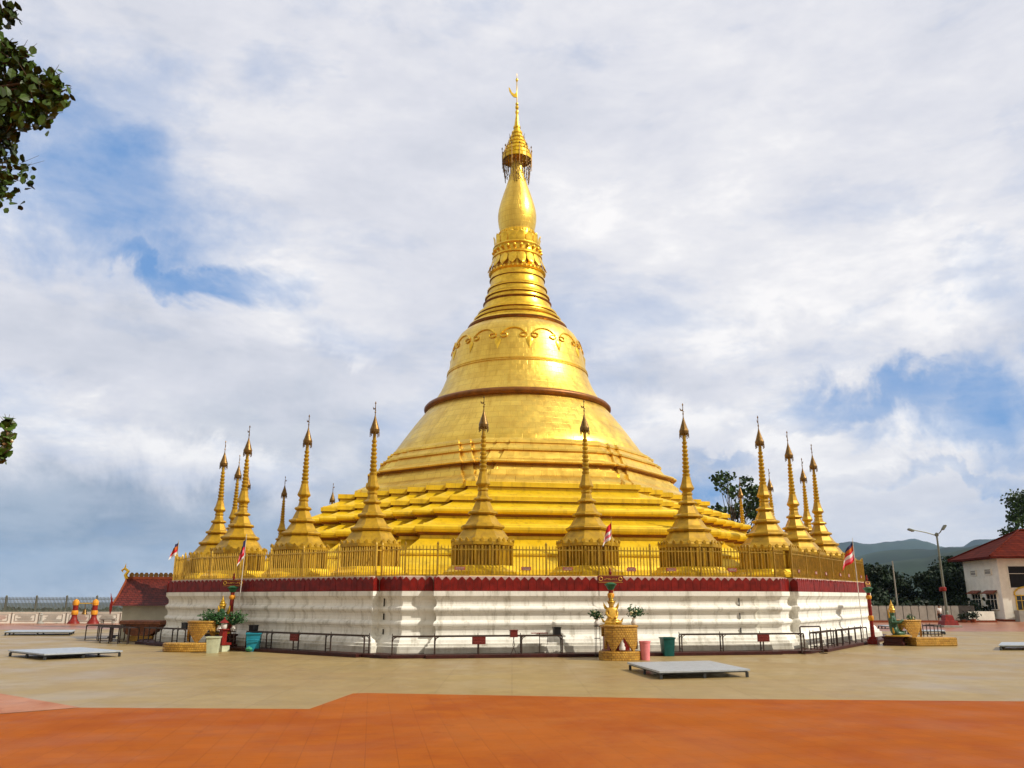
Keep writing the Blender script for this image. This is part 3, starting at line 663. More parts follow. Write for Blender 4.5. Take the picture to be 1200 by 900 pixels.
SL = {-1: 'small gold stupa just left of the great bell\'s middle, tip crossing its brown cornice',
      0: 'small gold stupa directly behind the central flag, in front of the great bell',
      1: 'small gold stupa against open sky just right of the great bell',
      2: 'small gold stupa immediately right of the distant leafy tree',
      3: 'second from the right of the near row of small gold stupas',
      4: 'rightmost small gold stupa, above the last fence bay before the hills',
      5: 'partly hidden small gold stupa behind the two rightmost near ones',
      6: 'rear small gold stupa mostly hidden behind the stupa next to the tree',
      7: 'small gold stupa in front of the leafy tree, only its upper spire showing',
      -2: 'small gold stupa in front of the left stepped terrace edge',
      -3: 'small gold stupa against sky just left of the stepped terraces',
      -4: 'small gold stupa directly above the left hanging flag, tallest of the left cluster',
      -5: 'leftmost small gold stupa against the blue-grey sky',
      -6: 'left cluster\'s small gold stupa almost hidden behind its tall front neighbour',
      -7: 'far small gold stupa just right of the left cluster, only spire visible',
      -8: 'far small gold stupa alone against sky at the left back of the terrace',
      -9: 'rear small gold stupa whose crown peeks over the left stepped terraces'}
proto = small_stupa()
for i, lab in SL.items():
    k = (i + 1) // 3; j = (i + 1) % 3 - 1
    o = proto if i == -1 else copy_tree(proto)
    o.location = wpos(k, 5.03 * j, 19.3, 3.08); o.rotation_euler = (R(random.uniform(-.5, .5)), R(random.uniform(-.5, .5)), PHI + k * PI / 4); o['label'] = lab

# ------------------------------------------------------------------ golden fence on the parapet
fence = empty('golden_fence', (CX, CY, 3.1), PHI, 'ochre gold picket fence along the top of the red parapet', 'fence')
FF = oct_poly([(7.2, .38)], 20.72)
def glyphs(b, w, h, origin, rz, cnt, th=.012, mi=1, rows=1):   # rows of round, illegible script marks
    m = Matrix.Rotation(rz, 3, 'Z'); O = Vector(origin)
    for r_ in range(rows):
        for i in range(cnt):
            cx = -w / 2 + w * (i + .5) / cnt; cz = h * ((r_ + .5) / rows - .5); rr = min(w / cnt, h / rows) * .36
            a0_ = random.uniform(0, 6); span = random.choice((4.2, 5.2, 6.2)); pts = []
            for q in range(7):
                a = a0_ + span * q / 6; pts.append(O + m @ Vector((cx + rr * math.cos(a), -th, cz + rr * math.sin(a))))
            b.tube(pts, rr * .22, 4, mi=mi)
def flat_bar(b, p, q, z, w, h):
    d = Vector(q) - Vector(p); c = (Vector(p) + Vector(q)) / 2; b.box((c.x, c.y, z), (d.length, w, h), math.atan2(d.y, d.x))
nn_ = len(FF)
for k in range(8):
    pb = MB(); idx = [(k * 6 + i) % nn_ for i in range(6)]
    posts = []
    for i in idx:
        p, q = Vector(FF[i]), Vector(FF[(i + 1) % nn_]); L = (q - p).length
        d = (q - p) / L; ang = math.atan2(d.y, d.x)
        if L < .6: flat_bar(pb, p, q, 1.32 - .0, .04, .04); flat_bar(pb, p, q, .22, .04, .04); continue
        cnt = round(L / .15)
        flat_bar(pb, p, q, 1.33, .035, .05); flat_bar(pb, p, q, .24, .035, .05)
        for j in range(cnt + 1):
            c = p + d * (L * j / cnt); pb.box((c.x, c.y, .80), (.036, .030, 1.30), ang); pb.tube([(c.x, c.y, 1.45), (c.x, c.y, 1.53)], [.024, .003], 4)
        np_ = max(1, round(L / 2.35))
        for j in range(np_ + (1 if L > 3 else 0)): posts.append((p + d * (L * j / np_), ang))
        if L > 3:
            for j in range(np_):
                c = p + d * (L * (j + .5 + (.12 if j % 2 else -.1)) / np_)
                if k in (7, 0, 1):
                    nr = Vector((d.y, -d.x)); s = MB(); wdt = .44 if k == 0 else .34
                    s.box((0, 0, 0), (wdt, .02, .15), mi=0)
                    glyphs(s, wdt * .85, .12, (0, 0, 0), 0, 9, rows=2)
                    s.build('plaque', [M['plaque'], M['letter']], None, loc=(c.x + nr.x * .04, c.y + nr.y * .04, .52 + random.uniform(-.02, .02)), rz=ang)['_p'] = 1
    pn = pb.build('picket_panel', M['gold_fence'], fence)
    for o in [o for o in col.objects if o.get('_p')]:
        o.parent = pn; del o['_p']
    for c, ang in posts:
        b = MB(); b.box((0, 0, .78), (.075, .075, 1.5)); b.lathe([(.05, 1.53), (.055, 1.57), (.035, 1.62), (.004, 1.68)], 6, cap=False)
        b.build('post', M['gold_fence'], pn, loc=(c.x, c.y, 0), rz=ang)

# ------------------------------------------------------------------ offering racks on the kerb
def face_rot(k): return PHI + k * PI / 4
def rack(k, u0, u1, legs, label, h=.72, nn=22.15, sign=None, boxes=(), z0=.14, depth=.28):
    x0, y0, _ = wpos(k, u0, nn); L = u1 - u0
    root = empty('offering_rack', (x0, y0, z0), face_rot(k), label, 'rack', 'dark iron offering racks round the plinth')
    b = MB()
    for y in (-depth / 2, depth / 2): b.box((L / 2, y, h), (L, .045, .045))
    for i in range(int(L / .5) + 1): b.box((min(L - .02, i * .5 + .02), 0, h), (.03, depth - .05, .03))
    b.box((L / 2, 0, h - .035), (L, depth, .014))
    b.build('rack_top', M['iron'], root)
    for t in legs:
        x = t * L; b = MB()
        for y in (-depth / 2, depth / 2):
            b.box((x, y, h / 2 - .012), (.045, .045, h - .025))
            sgn = 1 if t < .9 else -1
            b.tube([(x, y, h - .22), (x + .05 * sgn, y, h - .09), (x + .17 * sgn, y, h - .03)], .014, 5)
        b.box((x, 0, .12), (.03, depth, .03))
        b.build('leg', M['iron'], root)
        b = MB(); b.tube([(x, depth / 2, h), (x, depth / 2, h + .10)], [.02, .012], 6); b.build('spike', M['iron'], root)
    if sign:
        b = MB(); b.box((0, 0, 0), (.56, .03, .30), mi=0); glyphs(b, .46, .22, (0, -.012, 0), 0, 7, rows=2)
        b.build('sign_board', [M['signred'], M['plaque']], root, loc=(sign * L, -depth / 2 - .04, h - .18))
    return root
def wbox(k, u, nn, z, name, m, label, cat, size=(.3, .3, .28), taper=.8, group=None):
    x, y, _ = wpos(k, u, nn); e = MB(); w = size[0] / 2; d = size[1] / 2
    e.sweep([(-w * taper, -d * taper), (w * taper, -d * taper), (w * taper, d * taper), (-w * taper, d * taper)], [(0, 0), ((1 - taper) * w, size[2]), ((1 - taper) * w + .02, size[2]), ((1 - taper) * w + .02, size[2] + .025), ((1 - taper) * w - .02, size[2] + .025), (-.03, .05)], cap=True)
    o = e.build(name, m, None, loc=(x, y, z), rz=face_rot(k)); tag(o, label, cat, group); return o
rack(0, -9.05, -2.0, [0, .245, .5, .755, 1], 'long dark iron offering rack with a dark red notice board, left of the central shrine', sign=.5)
rack(0, 3.25, 8.9, [0, .33, .66, 1], 'dark iron offering rack running right from the teal bin, with a small red notice board', sign=.66)
rack(1, -8.4, -4.9, [0, .16, .5, .82, 1], 'low dark iron rack along the brightly lit right side of the plinth')
rack(7, .15, 7.9, [0, .19, .43, .7, 1], 'dark iron rack between the blue bin and the plinth\'s left front corner', sign=.44)
rack(7, -8.4, -4.7, [0, .3, .7, 1], 'dark iron rack left of the left shrine, with a black box at its end')
rack(7, -11.9, -9.2, [0, .33, .66, 1], 'dark iron rack at the far left end, standing open against the plaza', z0=0, nn=22.4, depth=.6, h=.85)
rack(7, -15.3, -12.4, [0, .5, 1], 'leftmost dark iron rack with splayed frames in front of the open plaza', z0=0, nn=21.4, depth=.7, h=.85)
rack(1, -4.6, .5, [0, .25, .5, .75, 1], 'low dark iron rack continuing to the right shrine\'s red pillar', nn=22.3)
rack(1, 7.0, 9.4, [0, .5, 1], 'dark red iron rack beyond the right shrine\'s gilded altar', z0=0, nn=24.4, h=.8, depth=.6)
# tall tubular frame
x, y, _ = wpos(0, 8.75, 22.3); t_ = empty('tubular_frame', (x, y, .0), face_rot(0) + R(8), 'taller upright tubular iron frame at the right front corner of the plinth', 'frame')
b = MB(); b.tube([(0, 0, 0), (0, 0, 1.12), (.04, 0, 1.15), (1.02, 0, 1.15), (1.06, 0, 1.12), (1.10, 0, .05)], .034, 8); b.tube([(0, 0, .12), (1.09, 0, .12)], .02, 6); b.build('hoop', M['iron'], t_, smooth=50)
b = MB(); b.box((.0, 0, .02), (.06, .5, .03)); b.box((1.1, 0, .02), (.06, .5, .03)); b.build('foot', M['iron'], t_)
# T stands behind the front rack
x, y, _ = wpos(0, -2.9, 21.95); t_ = empty('side_stand', (x, y, .14), face_rot(0), 'thin stand with a narrow red top behind the front rack, near its right end', 'stand')
b = MB(); b.box((0, 0, .80), (.72, .22, .03)); b.build('stand_top', M['redpaint'], t_)
b = MB(); b.tube([(0, 0, 0), (0, 0, .79)], .016, 6); b.box((0, 0, .015), (.4, .2, .03)); b.tube([(.33, 0, .78), (.34, 0, .35), (.3, 0, .33)], .01, 4); b.build('stem', M['iron'], t_)
x, y, _ = wpos(0, -4.1, 22.5); t_ = empty('donation_box_stand', (x, y, .14), face_rot(0), 'small dark red box on a thin crossed-leg stand beside the front rack', 'box stand')
b = MB(); b.box((0, 0, .80), (.30, .24, .26)); b.box((0, 0, .945), (.34, .28, .03)); b.build('box', M['signred'], t_)
b = MB()
for a in range(4): c_, s_ = math.cos(a * PI / 2 + .7), math.sin(a * PI / 2 + .7); b.tube([(c_ * .03, s_ * .03, .68), (-c_ * .05, -s_ * .05, .35), (c_ * .16, s_ * .16, 0)], .012, 5)
b.build('legs', M['iron'], t_)
wbox(0, -2.2, 22.15, .14 + .745, 'black_box', M['blackplastic'], 'square black box on the right end of the front rack', 'box', (.30, .30, .28), .95, 'black boxes standing on the racks')
wbox(7, .45, 22.15, .14 + .745, 'black_box', M['blackplastic'], 'black box on the rack end above the blue bin', 'box', (.32, .3, .24), .95, 'black boxes standing on the racks')
wbox(7, -4.95, 22.15, .14 + .745, 'black_box', M['blackplastic'], 'black box on the rack left of the left shrine', 'box', (.32, .3, .26), .95, 'black boxes standing on the racks')
wbox(7, .5, 22.15, .24, 'black_box', M['blackplastic'], 'black box standing low under the rack beside the blue bin', 'box', (.3, .28, .34), .95, 'black boxes standing on the racks')

# bins
def bin_(x, y, z, r_, h, m, label, cat='bin', name='plastic_bin', sq=True):
    b = MB(); kk = 4 if sq else 20; f = 1.25 if sq else 1; pr = [(r_ * .78 * f, 0), (r_ * .97 * f, h * .93), (r_ * 1.07 * f, h * .93), (r_ * 1.07 * f, h), (r_ * .93 * f, h), (r_ * .74 * f, .06)]
    root = empty(name, (x, y, z), PHI, label, cat, 'plastic bins near the plinth')
    b.lathe(pr, 20 if not sq else 24, cap=True)
    if sq:   # soften a round section to a rounded square
        for i, (vx, vy, vz) in enumerate(b.v):
            a = math.atan2(vy, vx); q = 1 / max(abs(math.cos(a)), abs(math.sin(a))); q = 1 + (q - 1) * .75; b.v[i] = (vx * q * .9, vy * q * .9, vz)
    b.build('body', m, root, smooth=35); return root
X0 = bin_(-11.9, 39.15, 0, .31, .82, M['bluebin'], 'turquoise blue plastic bin under the left rack')
b = MB(); b.tube([(-.30, -.36, .50), (-.1, -.40, .53), (.1, -.40, .53), (.3, -.36, .50)], .02, 5); b.build('rim_band', M['bluebin'], X0)
o = MB()
for i in range(5): o.lathe([(.001, .0), (.10, .02), (.13, .09), (.07, .16), (.001, .2)], 9, (random.uniform(-.2, .2), random.uniform(-.07, .07), random.uniform(0, .06)), cap=False)
tag(o.build('plastic_bag', M['greenbag'], None, smooth=60, loc=(-12.0, 38.72, 0)), 'crumpled green plastic bag lying in front of the blue bin', 'bag')
bin_(-13.35, 38.0, 0, .27, .70, M['whitebin'], 'pale greenish white plastic bin beside the left gilded altar')
bin_(5.27, 33.75, 0, .22, .72, M['pinkbin'], 'translucent pink plastic bin right of the central altar', sq=False)
bin_(6.6, 36.1, 0, .25, .76, M['tealbin'], 'dark teal plastic bin at the left end of the right-hand rack')

# ------------------------------------------------------------------ shrines at the middle of the sides
def altar(loc, rz, label, holes=((.5, .20, .60), (.12, .14, .50), (.88, .14, .50)), sc=1.0):
    root = empty('gilded_altar', loc, rz, label, 'altar', 'gilded relief-tiled altars in front of the plinth'); root.scale = (sc, sc, sc * .87)
    b = MB(); NS = 20     # half-drum base, round towards the viewer
    def half(r_, back): return [(r_ * math.cos(PI + PI * i / NS), r_ * .55 * math.sin(PI + PI * i / NS)) for i in range(NS + 1)] + [(r_, back), (-r_, back)]
    b.sweep(half(.80, .45), [(0, 0), (0, .36), (-.04, .40), (-.3, .40)]); b.build('base_step', M['brick'], root, smooth=30)
    # drum wall with triangular openings: wall strip with pointed cut-outs
    b = MB(); r0_, r1_ = .68, .58; n_ = 40; z1 = 1.42
    def zlow(t):   # t 0..1 round the half drum ; three pointed openings
        for c, w, h in holes:
            if abs(t - c) < w: return .40 + h * (1 - abs(t - c) / w)
        return .40
    vs = []
    for i in range(n_ + 1):
        t = i / n_; a = PI + PI * t; zl = zlow(t)
        for r_ in (r0_, r1_): 
            vs += [(r_ * math.cos(a), r_ * .6 * math.sin(a), zl), (r_ * math.cos(a), r_ * .6 * math.sin(a), z1)]
    fs = []
    for i in range(n_):
        p, q = i * 4, (i + 1) * 4
        fs += [(p, q, q + 1, p + 1), (q + 2, p + 2, p + 3, q + 3), (q, p, p + 2, q + 2)]
    b.add(vs, fs); b.box((0, .40, 1.22), (1.36, .08, .40))
    b.build('arched_drum', M['brick'], root, smooth=30)
    b = MB(); b.sweep(half(.70, .46), [(0, 1.42), (.03, 1.45), (.03, 1.50), (-.02, 1.53)]); b.build('table_slab', M['brick'], root, smooth=30)
    return root
def vessel_plant(loc, rz, label, h=.55, spread=.35, nl=60, stand=0, vase=True, lean=0):
    root = empty('potted_plant', loc, rz, label, 'plant')
    z0 = stand
    if stand:
        b = MB()
        for a in range(3): b.tube([(.13 * math.cos(a * 2.1), .13 * math.sin(a * 2.1), 0), (.11 * math.cos(a * 2.1), .11 * math.sin(a * 2.1), stand)], .012, 5)
        for z in (.1, stand - .02, stand * .6): b.lathe([(.12, z - .01), (.14, z), (.12, z + .01)], 12, cap=False)
        b.lathe([(.001, stand - .01), (.15, stand - .01), (.15, stand + .01), (.001, stand + .01)], 12, cap=False)
        b.build('stand', M['iron'], root)
    b = MB(); b.lathe([(.07, z0), (.11, z0 + .05), (.12, z0 + .12), (.07, z0 + .2), (.06, z0 + .24), (.09, z0 + .28), (.07, z0 + .28), (.05, z0 + .22)], 12); b.build('vase', M['pink'], root, smooth=50)
    b = MB()
    for i in range(nl):
        a = random.uniform(0, 2 * PI); s = random.uniform(.25, 1); e = Vector((math.cos(a) * spread * s + lean * s, math.sin(a) * spread * s * .7, z0 + .25 + h * random.uniform(.35, 1) * (1.1 - .4 * s)))
        o_ = Vector((0, 0, z0 + .24)); mdl = o_.lerp(e, .5) + Vector((0, 0, .08))
        if i % 3 == 0: b.tube([o_, mdl, e], [.008, .006, .004], 4)
        for q in range(3):
            c = o_.lerp(e, .55 + .45 * q / 2) + Vector([random.uniform(-.05, .05) for _ in range(3)]); leaf(b, c, random.uniform(.10, .20), .32)
    b.build('foliage', M['leaf_d'], root)
    b = MB()
    for i in range(6): b.lathe([(.001, -.03), (.035, -.01), (.04, .02), (.001, .05)], 7, (random.uniform(-.16, .16), random.uniform(-.16, 0), z0 + .3 + random.uniform(.05, .3)), cap=False)
    b.build('blossom', M['petal'], root)
    return root
def leaf(b, c, L, w=.5, fold=.12):
    a = Vector([random.gauss(0, 1) for _ in range(3)]).normalized(); n_ = Vector([random.gauss(0, 1) for _ in range(3)]); s = a.cross(n_).normalized(); u = a.cross(s)
    c = Vector(c); b.add([c - a * L / 2, c - a * L * .15 + s * L * w / 2 + u * L * fold, c + a * L * .25 + s * L * w * .42 + u * L * fold, c + a * L / 2, c + a * L * .25 - s * L * w * .42 + u * L * fold, c - a * L * .15 - s * L * w / 2 + u * L * fold],
                         [(0, 1, 2, 3), (0, 3, 4, 5)])
def statue(loc, rz, label, body, crown, sc=1.0, arms='lap', robe=None):
    root = empty('seated_statue', loc, rz, label, 'statue', 'crowned shrine statues of the sides'); root.scale = (sc, sc, sc)
    bm_v = [(0, 0, .18), (0, 0, .38), (0, -.01, .62), (0, -.01, .74), (0, -.015, .84), (0, -.02, .98),
            (-.17, 0, .70), (-.24, -.02, .50), (-.17, -.20, .36), (-.06, -.27, .33), (.17, 0, .70), (.24, -.02, .50), (.17, -.20, .36), (.06, -.27, .33),
            (-.20, -.08, .13), (-.36, -.20, .11), (-.10, -.34, .11), (.10, -.36, .08), (.20, -.08, .13), (.36, -.20, .11), (.10, -.34, .15), (-.10, -.38, .13)]
    if arms == 'forward':
        bm_v[8] = (-.17, -.26, .52); bm_v[9] = (-.05, -.38, .62); bm_v[12] = (.17, -.26, .52); bm_v[13] = (.05, -.38, .62)
    ed = [(0, 1), (1, 2), (2, 3), (3, 4), (4, 5), (2, 6), (6, 7), (7, 8), (8, 9), (2, 10), (10, 11), (11, 12), (12, 13), (0, 14), (14, 15), (15, 16), (16, 17), (0, 18), (18, 19), (19, 20), (20, 21)]
    rd = [.20, .17, .20, .08, .115, .08, .095, .07, .055, .04, .095, .07, .055, .04, .13, .11, .075, .045, .13, .11, .075, .045]
    me = bpy.data.meshes.new('statue_body'); me.from_pydata(bm_v, ed, []); me.materials.append(robe or body)
    ob = bpy.data.objects.new('statue_body', me); col.objects.link(ob); ob.parent = root
    md = ob.modifiers.new('skin', 'SKIN')
    sv = me.skin_vertices[0].data if me.skin_vertices else None
    if sv is None:
        import bmesh
        bm = bmesh.new(); bm.from_mesh(me); bm.verts.layers.skin.verify(); bm.to_mesh(me); bm.free(); sv = me.skin_vertices[0].data
    for i, r_ in enumerate(rd): sv[i].radius = (r_, r_); sv[i].use_root = (i == 0)
    md.use_smooth_shade = True; s2 = ob.modifiers.new('sub', 'SUBSURF'); s2.levels = 2; s2.render_levels = 2
    b = MB()   # face and neck details, crown with tall point, flame ornaments at ears and shoulders
    b.lathe([(.07, .80), (.088, .86), (.095, .93), (.088, 1.0), (.06, 1.03)], 14, (0, -.02, 0), cap=False)
    b.extr([(-.012, .90), (.012, .90), (0, .95)], .05, (0, -.12, 0))
    b.build('head', body, root, smooth=60)
    b = MB(); b.lathe([(.10, .97), (.13, .99), (.11, 1.03), (.09, 1.05), (.10, 1.08), (.07, 1.13), (.075, 1.16), (.045, 1.19), (.045, 1.21), (.025, 1.25), (.012, 1.32), (.002, 1.36)], 12, (0, -.02, 0), cap=False)
    for sg in (-1, 1):
        b.extr([(sg * .10, .86), (sg * .15, .93), (sg * .20, 1.08), (sg * .13, 1.02), (sg * .10, .98)], .03, (0, 0, 0))
        b.extr([(sg * .16, .66), (sg * .30, .70), (sg * .35, .84), (sg * .34, .99), (sg * .27, .86), (sg * .20, .78)], .04, (0, .05, 0))
        b.extr([(sg * .26, .10), (sg * .44, .14), (sg * .50, .34), (sg * .40, .24)], .05, (0, -.08, 0))
    b.build('crown', crown, root, smooth=40)
    b = MB(); b.lathe([(.40, 0), (.46, .02), (.46, .05), (.38, .07)], 20, (0, -.12, 0)); b.build('seat_cushion', crown, root, smooth=40)
    return root
def shrine_column(loc, rz, label, h=3.0):
    root = empty('shrine_column', loc, rz, label, 'column', 'red shrine columns with name boards')
    b = MB(); b.box((0, 0, .12), (.5, .5, .24)); b.box((0, 0, .3), (.4, .4, .14)); b.build('foot', M['redpaint'], root)
    b = MB(); b.lathe([(.12, .36), (.11, .5), (.10, 1.0), (.10, h - .60)], 16, mi=0, cap=False)
    b.lathe([(.12, 1.2), (.14, 1.24), (.14, 1.42), (.12, 1.46)], 16, mi=1, cap=False); b.lathe([(.11, h - .95), (.14, h - .9), (.15, h - .8), (.11, h - .74)], 16, mi=1, cap=False)
    b.build('shaft', [M['redpaint'], M['orange']], root, smooth=40)
    b = MB(); b.lathe([(.10, h - .62), (.15, h - .56), (.20, h - .46), (.28, h - .38), (.20, h - .35), (.10, h - .30)], 12, cap=False); b.build('lotus_capital', M['greenpaint'], root, smooth=40)
    b = MB(); w = .53
    b.extr([(-w, 0), (w, 0), (w + .04, .05), (w + .04, .26), (w, .31), (.06, .31), (0, .37), (-.06, .31), (-w, .31), (-w - .04, .26), (-w - .04, .05)], .07, (0, 0, h - .32), mi=0)
    for sg in (-1, 1):
        b.tube([(sg * .43 + .08 * math.cos(a), -.04, h - .16 + .08 * math.sin(a)) for a in [x * .7 for x in range(10)]], .012, 5, mi=1)
    glyphs(b, .58, .15, (0, -.035, h - .165), 0, 7)
    b.tube([(-w, -.04, h - .30), (w, -.04, h - .30)], .007, 4, mi=1); b.tube([(-w, -.04, h - .03), (w, -.04, h - .03)], .007, 4, mi=1)
    b.build('name_board', [M['signred'], M['letterg']], root)
    b = MB(); b.lathe([(.05, h + .03), (.07, h + .1), (.03, h + .18), (.05, h + .22), (.004, h + .34)], 8, cap=False); b.build('finial', M['redpaint'], root, smooth=40)
    return root
# centre
AR = PHI
altar((4.33, 33.75, 0), AR, 'gilded altar with a pointed opening in front of the central shrine, facing the camera')
b = MB(); b.sweep([(-.48, -.5), (.48, -.5), (.48, .6), (-.48, .6)], [(0, 0), (0, .3), (-.06, .34), (-.06, 1.10), (0, 1.16), (0, 1.28)]); tag(b.build('statue_pedestal', M['redpaint'], None, loc=(4.3, 34.95, 0), rz=AR), 'dark red pedestal behind the central altar', 'pedestal')
statue((4.10, 34.65, 1.28), AR, 'golden crowned seated statue above the central altar', M['gold_statue'], M['gold_dull'], .94)
shrine_column((4.2, 35.6, 0), AR, 'red column with a wide name board right behind the golden seated statue', 3.32)
vessel_plant((4.90, 33.95, 1.32), AR, 'vase with tall green leaves on the right of the central altar', .55, .42, 40, lean=.15)
vessel_plant((3.55, 35.35, .0), AR, 'white-flowered plant on a thin tripod stand left of the central altar', .42, .32, 40, stand=1.25)
o = MB(); o.lathe([(.12, 0), (.13, .1), (.09, .16), (.10, .22), (.06, .30), (.07, .36), (.04, .44), (.01, .5)], 12); tag(o.build('small_statuette', M['pink'], None, smooth=50, loc=(4.33, 33.45, .40)), 'small white stone figure inside the opening of the central altar', 'statuette')
# left
LA = face_rot(7); SIDE = ((.23, .25, .72), (.77, .25, .72))
altar((-14.55, 39.7, 0), R(-8), 'gilded altar with a pointed drooping front beside the pale green bin, at the left shrine', SIDE)
o = MB(); o.sweep([(1.0 * math.cos(t), .5 * math.sin(t)) for t in [PI + PI * i / 16 for i in range(17)]] + [(1.0, .35), (-1.0, .35)], [(0, 0), (.03, .04), (.03, .34), (0, .38), (-.1, .38)])
tag(o.build('offering_step', M['brick'], None, loc=(-15.0, 39.0, 0), rz=R(-6)), 'long low gilded step in front of the left altar', 'step')
px, py = -14.0, 40.7
b = MB(); b.sweep([(-.55, -.5), (.55, -.5), (.55, .6), (-.55, .6)], [(0, 0), (0, .2), (-.06, .24), (-.06, .58), (0, .62), (0, .70)]); tag(b.build('statue_pedestal', M['kerb'], None, loc=(px, py, 0), rz=LA), 'dark pedestal half hidden by the plants at the left shrine', 'pedestal')
statue((px, py, .70), LA, 'green-robed crowned statue half hidden by plants at the left shrine', M['gold_statue'], M['gold_dull'], 1.32, robe=M['robe'])
shrine_column((-13.75, 41.2, 0), LA + R(25), 'red column with a name board above the leafy vases of the left shrine', 3.25)
for (x_, y_, lab, sp_, hh, lean) in ((-14.15, 39.75, 'leafy vase with a cream flower leaning left at the left shrine', .55, .75, -.30), (-13.2, 40.05, 'broad leafy vase right of the green-robed statue', .6, .7, .28), (-13.75, 39.7, 'dense middle vase of leaves in front of the green-robed statue', .42, .75, 0)):
    vessel_plant((x_, y_, 0), LA, lab, hh, sp_, 120, stand=.85, lean=lean)
root = empty('red_lantern_stand', (-13.35, 39.2, 0), LA, 'small red lantern stand with a white lamp beside the pale bin', 'lantern')
b = MB(); b.box((0, 0, .14), (.55, .4, .28), mi=1); b.box((0, 0, .33), (.62, .5, .10)); b.box((0, 0, .66), (.24, .24, .56)); b.box((0, 0, .96), (.36, .36, .05)); b.build('stand', [M['redpaint'], M['whitebin']], root)
b = MB(); b.lathe([(.10, .99), (.13, 1.05), (.13, 1.2), (.10, 1.25)], 12); b.build('lamp', M['pink'], root, smooth=40)
b = MB(); b.lathe([(.22, 1.26), (.17, 1.31), (.08, 1.38), (.03, 1.42), (.04, 1.47), (.01, 1.52)], 12); b.build('lamp_roof', M['redpaint'], root, smooth=40)
# right
RA = face_rot(1)
altar((20.8, 44.3, 0), R(8), 'yellow gilded altar with a pointed drooping front at the right shrine', SIDE, .95)
o = MB(); o.sweep([(-1.1, -.45), (1.1, -.45), (1.1, .45), (-1.1, .45)], [(0, 0), (.03, .04), (.03, .38), (0, .42), (-.1, .42)])
tag(o.build('offering_step', M['brick'], None, loc=(21.55, 43.7, 0), rz=R(8)), 'low yellow gilded step under the right altar', 'step')
px, py, _ = wpos(1, -.1, 23.9)
b = MB(); b.sweep([(-.5, -.5), (.5, -.5), (.5, .5), (-.5, .5)], [(0, 0), (0, .12), (-.06, .16), (-.06, .34), (0, .38), (0, .44)]); tag(b.build('statue_pedestal', M['kerb'], None, loc=(px, py, 0), rz=RA), 'dark pedestal behind the yellow altar of the right shrine', 'pedestal')
statue((px, py, .44), RA, 'green-robed statue with a gold crown and raised hands at the right shrine', M['gold_statue'], M['gold_statue'], 1.35, arms='forward', robe=M['robe'])
px, py, _ = wpos(1, .4, 22.75); shrine_column((px, py, 0), RA, 'red column with its board seen edge-on at the right end of the plinth', 3.25)
px, py, _ = wpos(1, .9, 24.6); vessel_plant((px, py, .0), RA, 'leafy vase between the right statue and its altar', .4, .3, 30, stand=.9)

# flags and poles
def flag(loc, rz, h, z_f, label, W_=.55, H_=1.15, cols=None, lean=(0, 0), pole_w=.022, pole_mat='pole'):
    root = empty('flagpole', loc, rz, label, 'flagpole', 'thin poles with hanging striped flags')
    b = MB(); b.tube([(0, 0, 0), (lean[0] * .5, 0, h * .5), (lean[0], 0, h)], [pole_w, pole_w, pole_w * .6], 6); b.build('pole', M[pole_mat], root)
    b = MB(); nu, nv = 12, 16; cs = cols or [0, 1, 2, 3, 4]
    lx = lean[0] * (z_f / h)
    for i in range(nu + 1):
        for j in range(nv + 1):
            u, v = i / nu, j / nv
            x = -(u * W_ * (.75 + .25 * v)) * 1.0 - .25 * v * W_ * u; y = .07 * math.sin(u * 9 + v * 2) * (.3 + u); z = z_f - v * H_ * .75 - u * H_ * .42 - .04 * math.sin(u * 7)
            b.v.append((lx + x, y, z))
    for i in range(nu):
        for j in range(nv):
            b.f.append((i * (nv + 1) + j, (i + 1) * (nv + 1) + j, (i + 1) * (nv + 1) + j + 1, i * (nv + 1) + j + 1)); b.m.append(cs[min(len(cs) - 1, int(j / nv * len(cs)))])
    b.build('flag', [M['fl_b'], M['fl_o'], M['fl_r'], M['fl_w'], M['fl_p']], root, smooth=60)
    return root
flag((-13.38, 41.0, 0), 0, 5.45, 5.35, 'thin white pole with a limp dark-topped flag before the left cluster of stupas', .26, 1.25, [0, 0, 2, 4, 2, 3], lean=(.15, 0))
flag((4.42, 36.6, 2.6), 0, 3.3, 3.1, 'short pole with a limp orange, white and red flag above the central shrine', .34, .95, [2, 2, 3, 4, 3], lean=(.02, 0), pole_w=.016, pole_mat='gold_fence')
px, py, _ = wpos(1, -.55, 22.5); flag((px, py, 0), 0, 5.5, 5.35, 'thin pole with a striped flag at the right end of the plinth', .60, 1.35, [0, 1, 2, 3, 4, 2], lean=(-.05, 0))
px, py, _ = wpos(7, -8.6, 20.7, 0); flag((px, py, 3.1), 0, 2.4, 2.35, 'small limp flag on a short pole at the left corner of the golden fence', .35, .9, [0, 1, 2, 3], pole_w=.015, pole_mat='gold_fence')

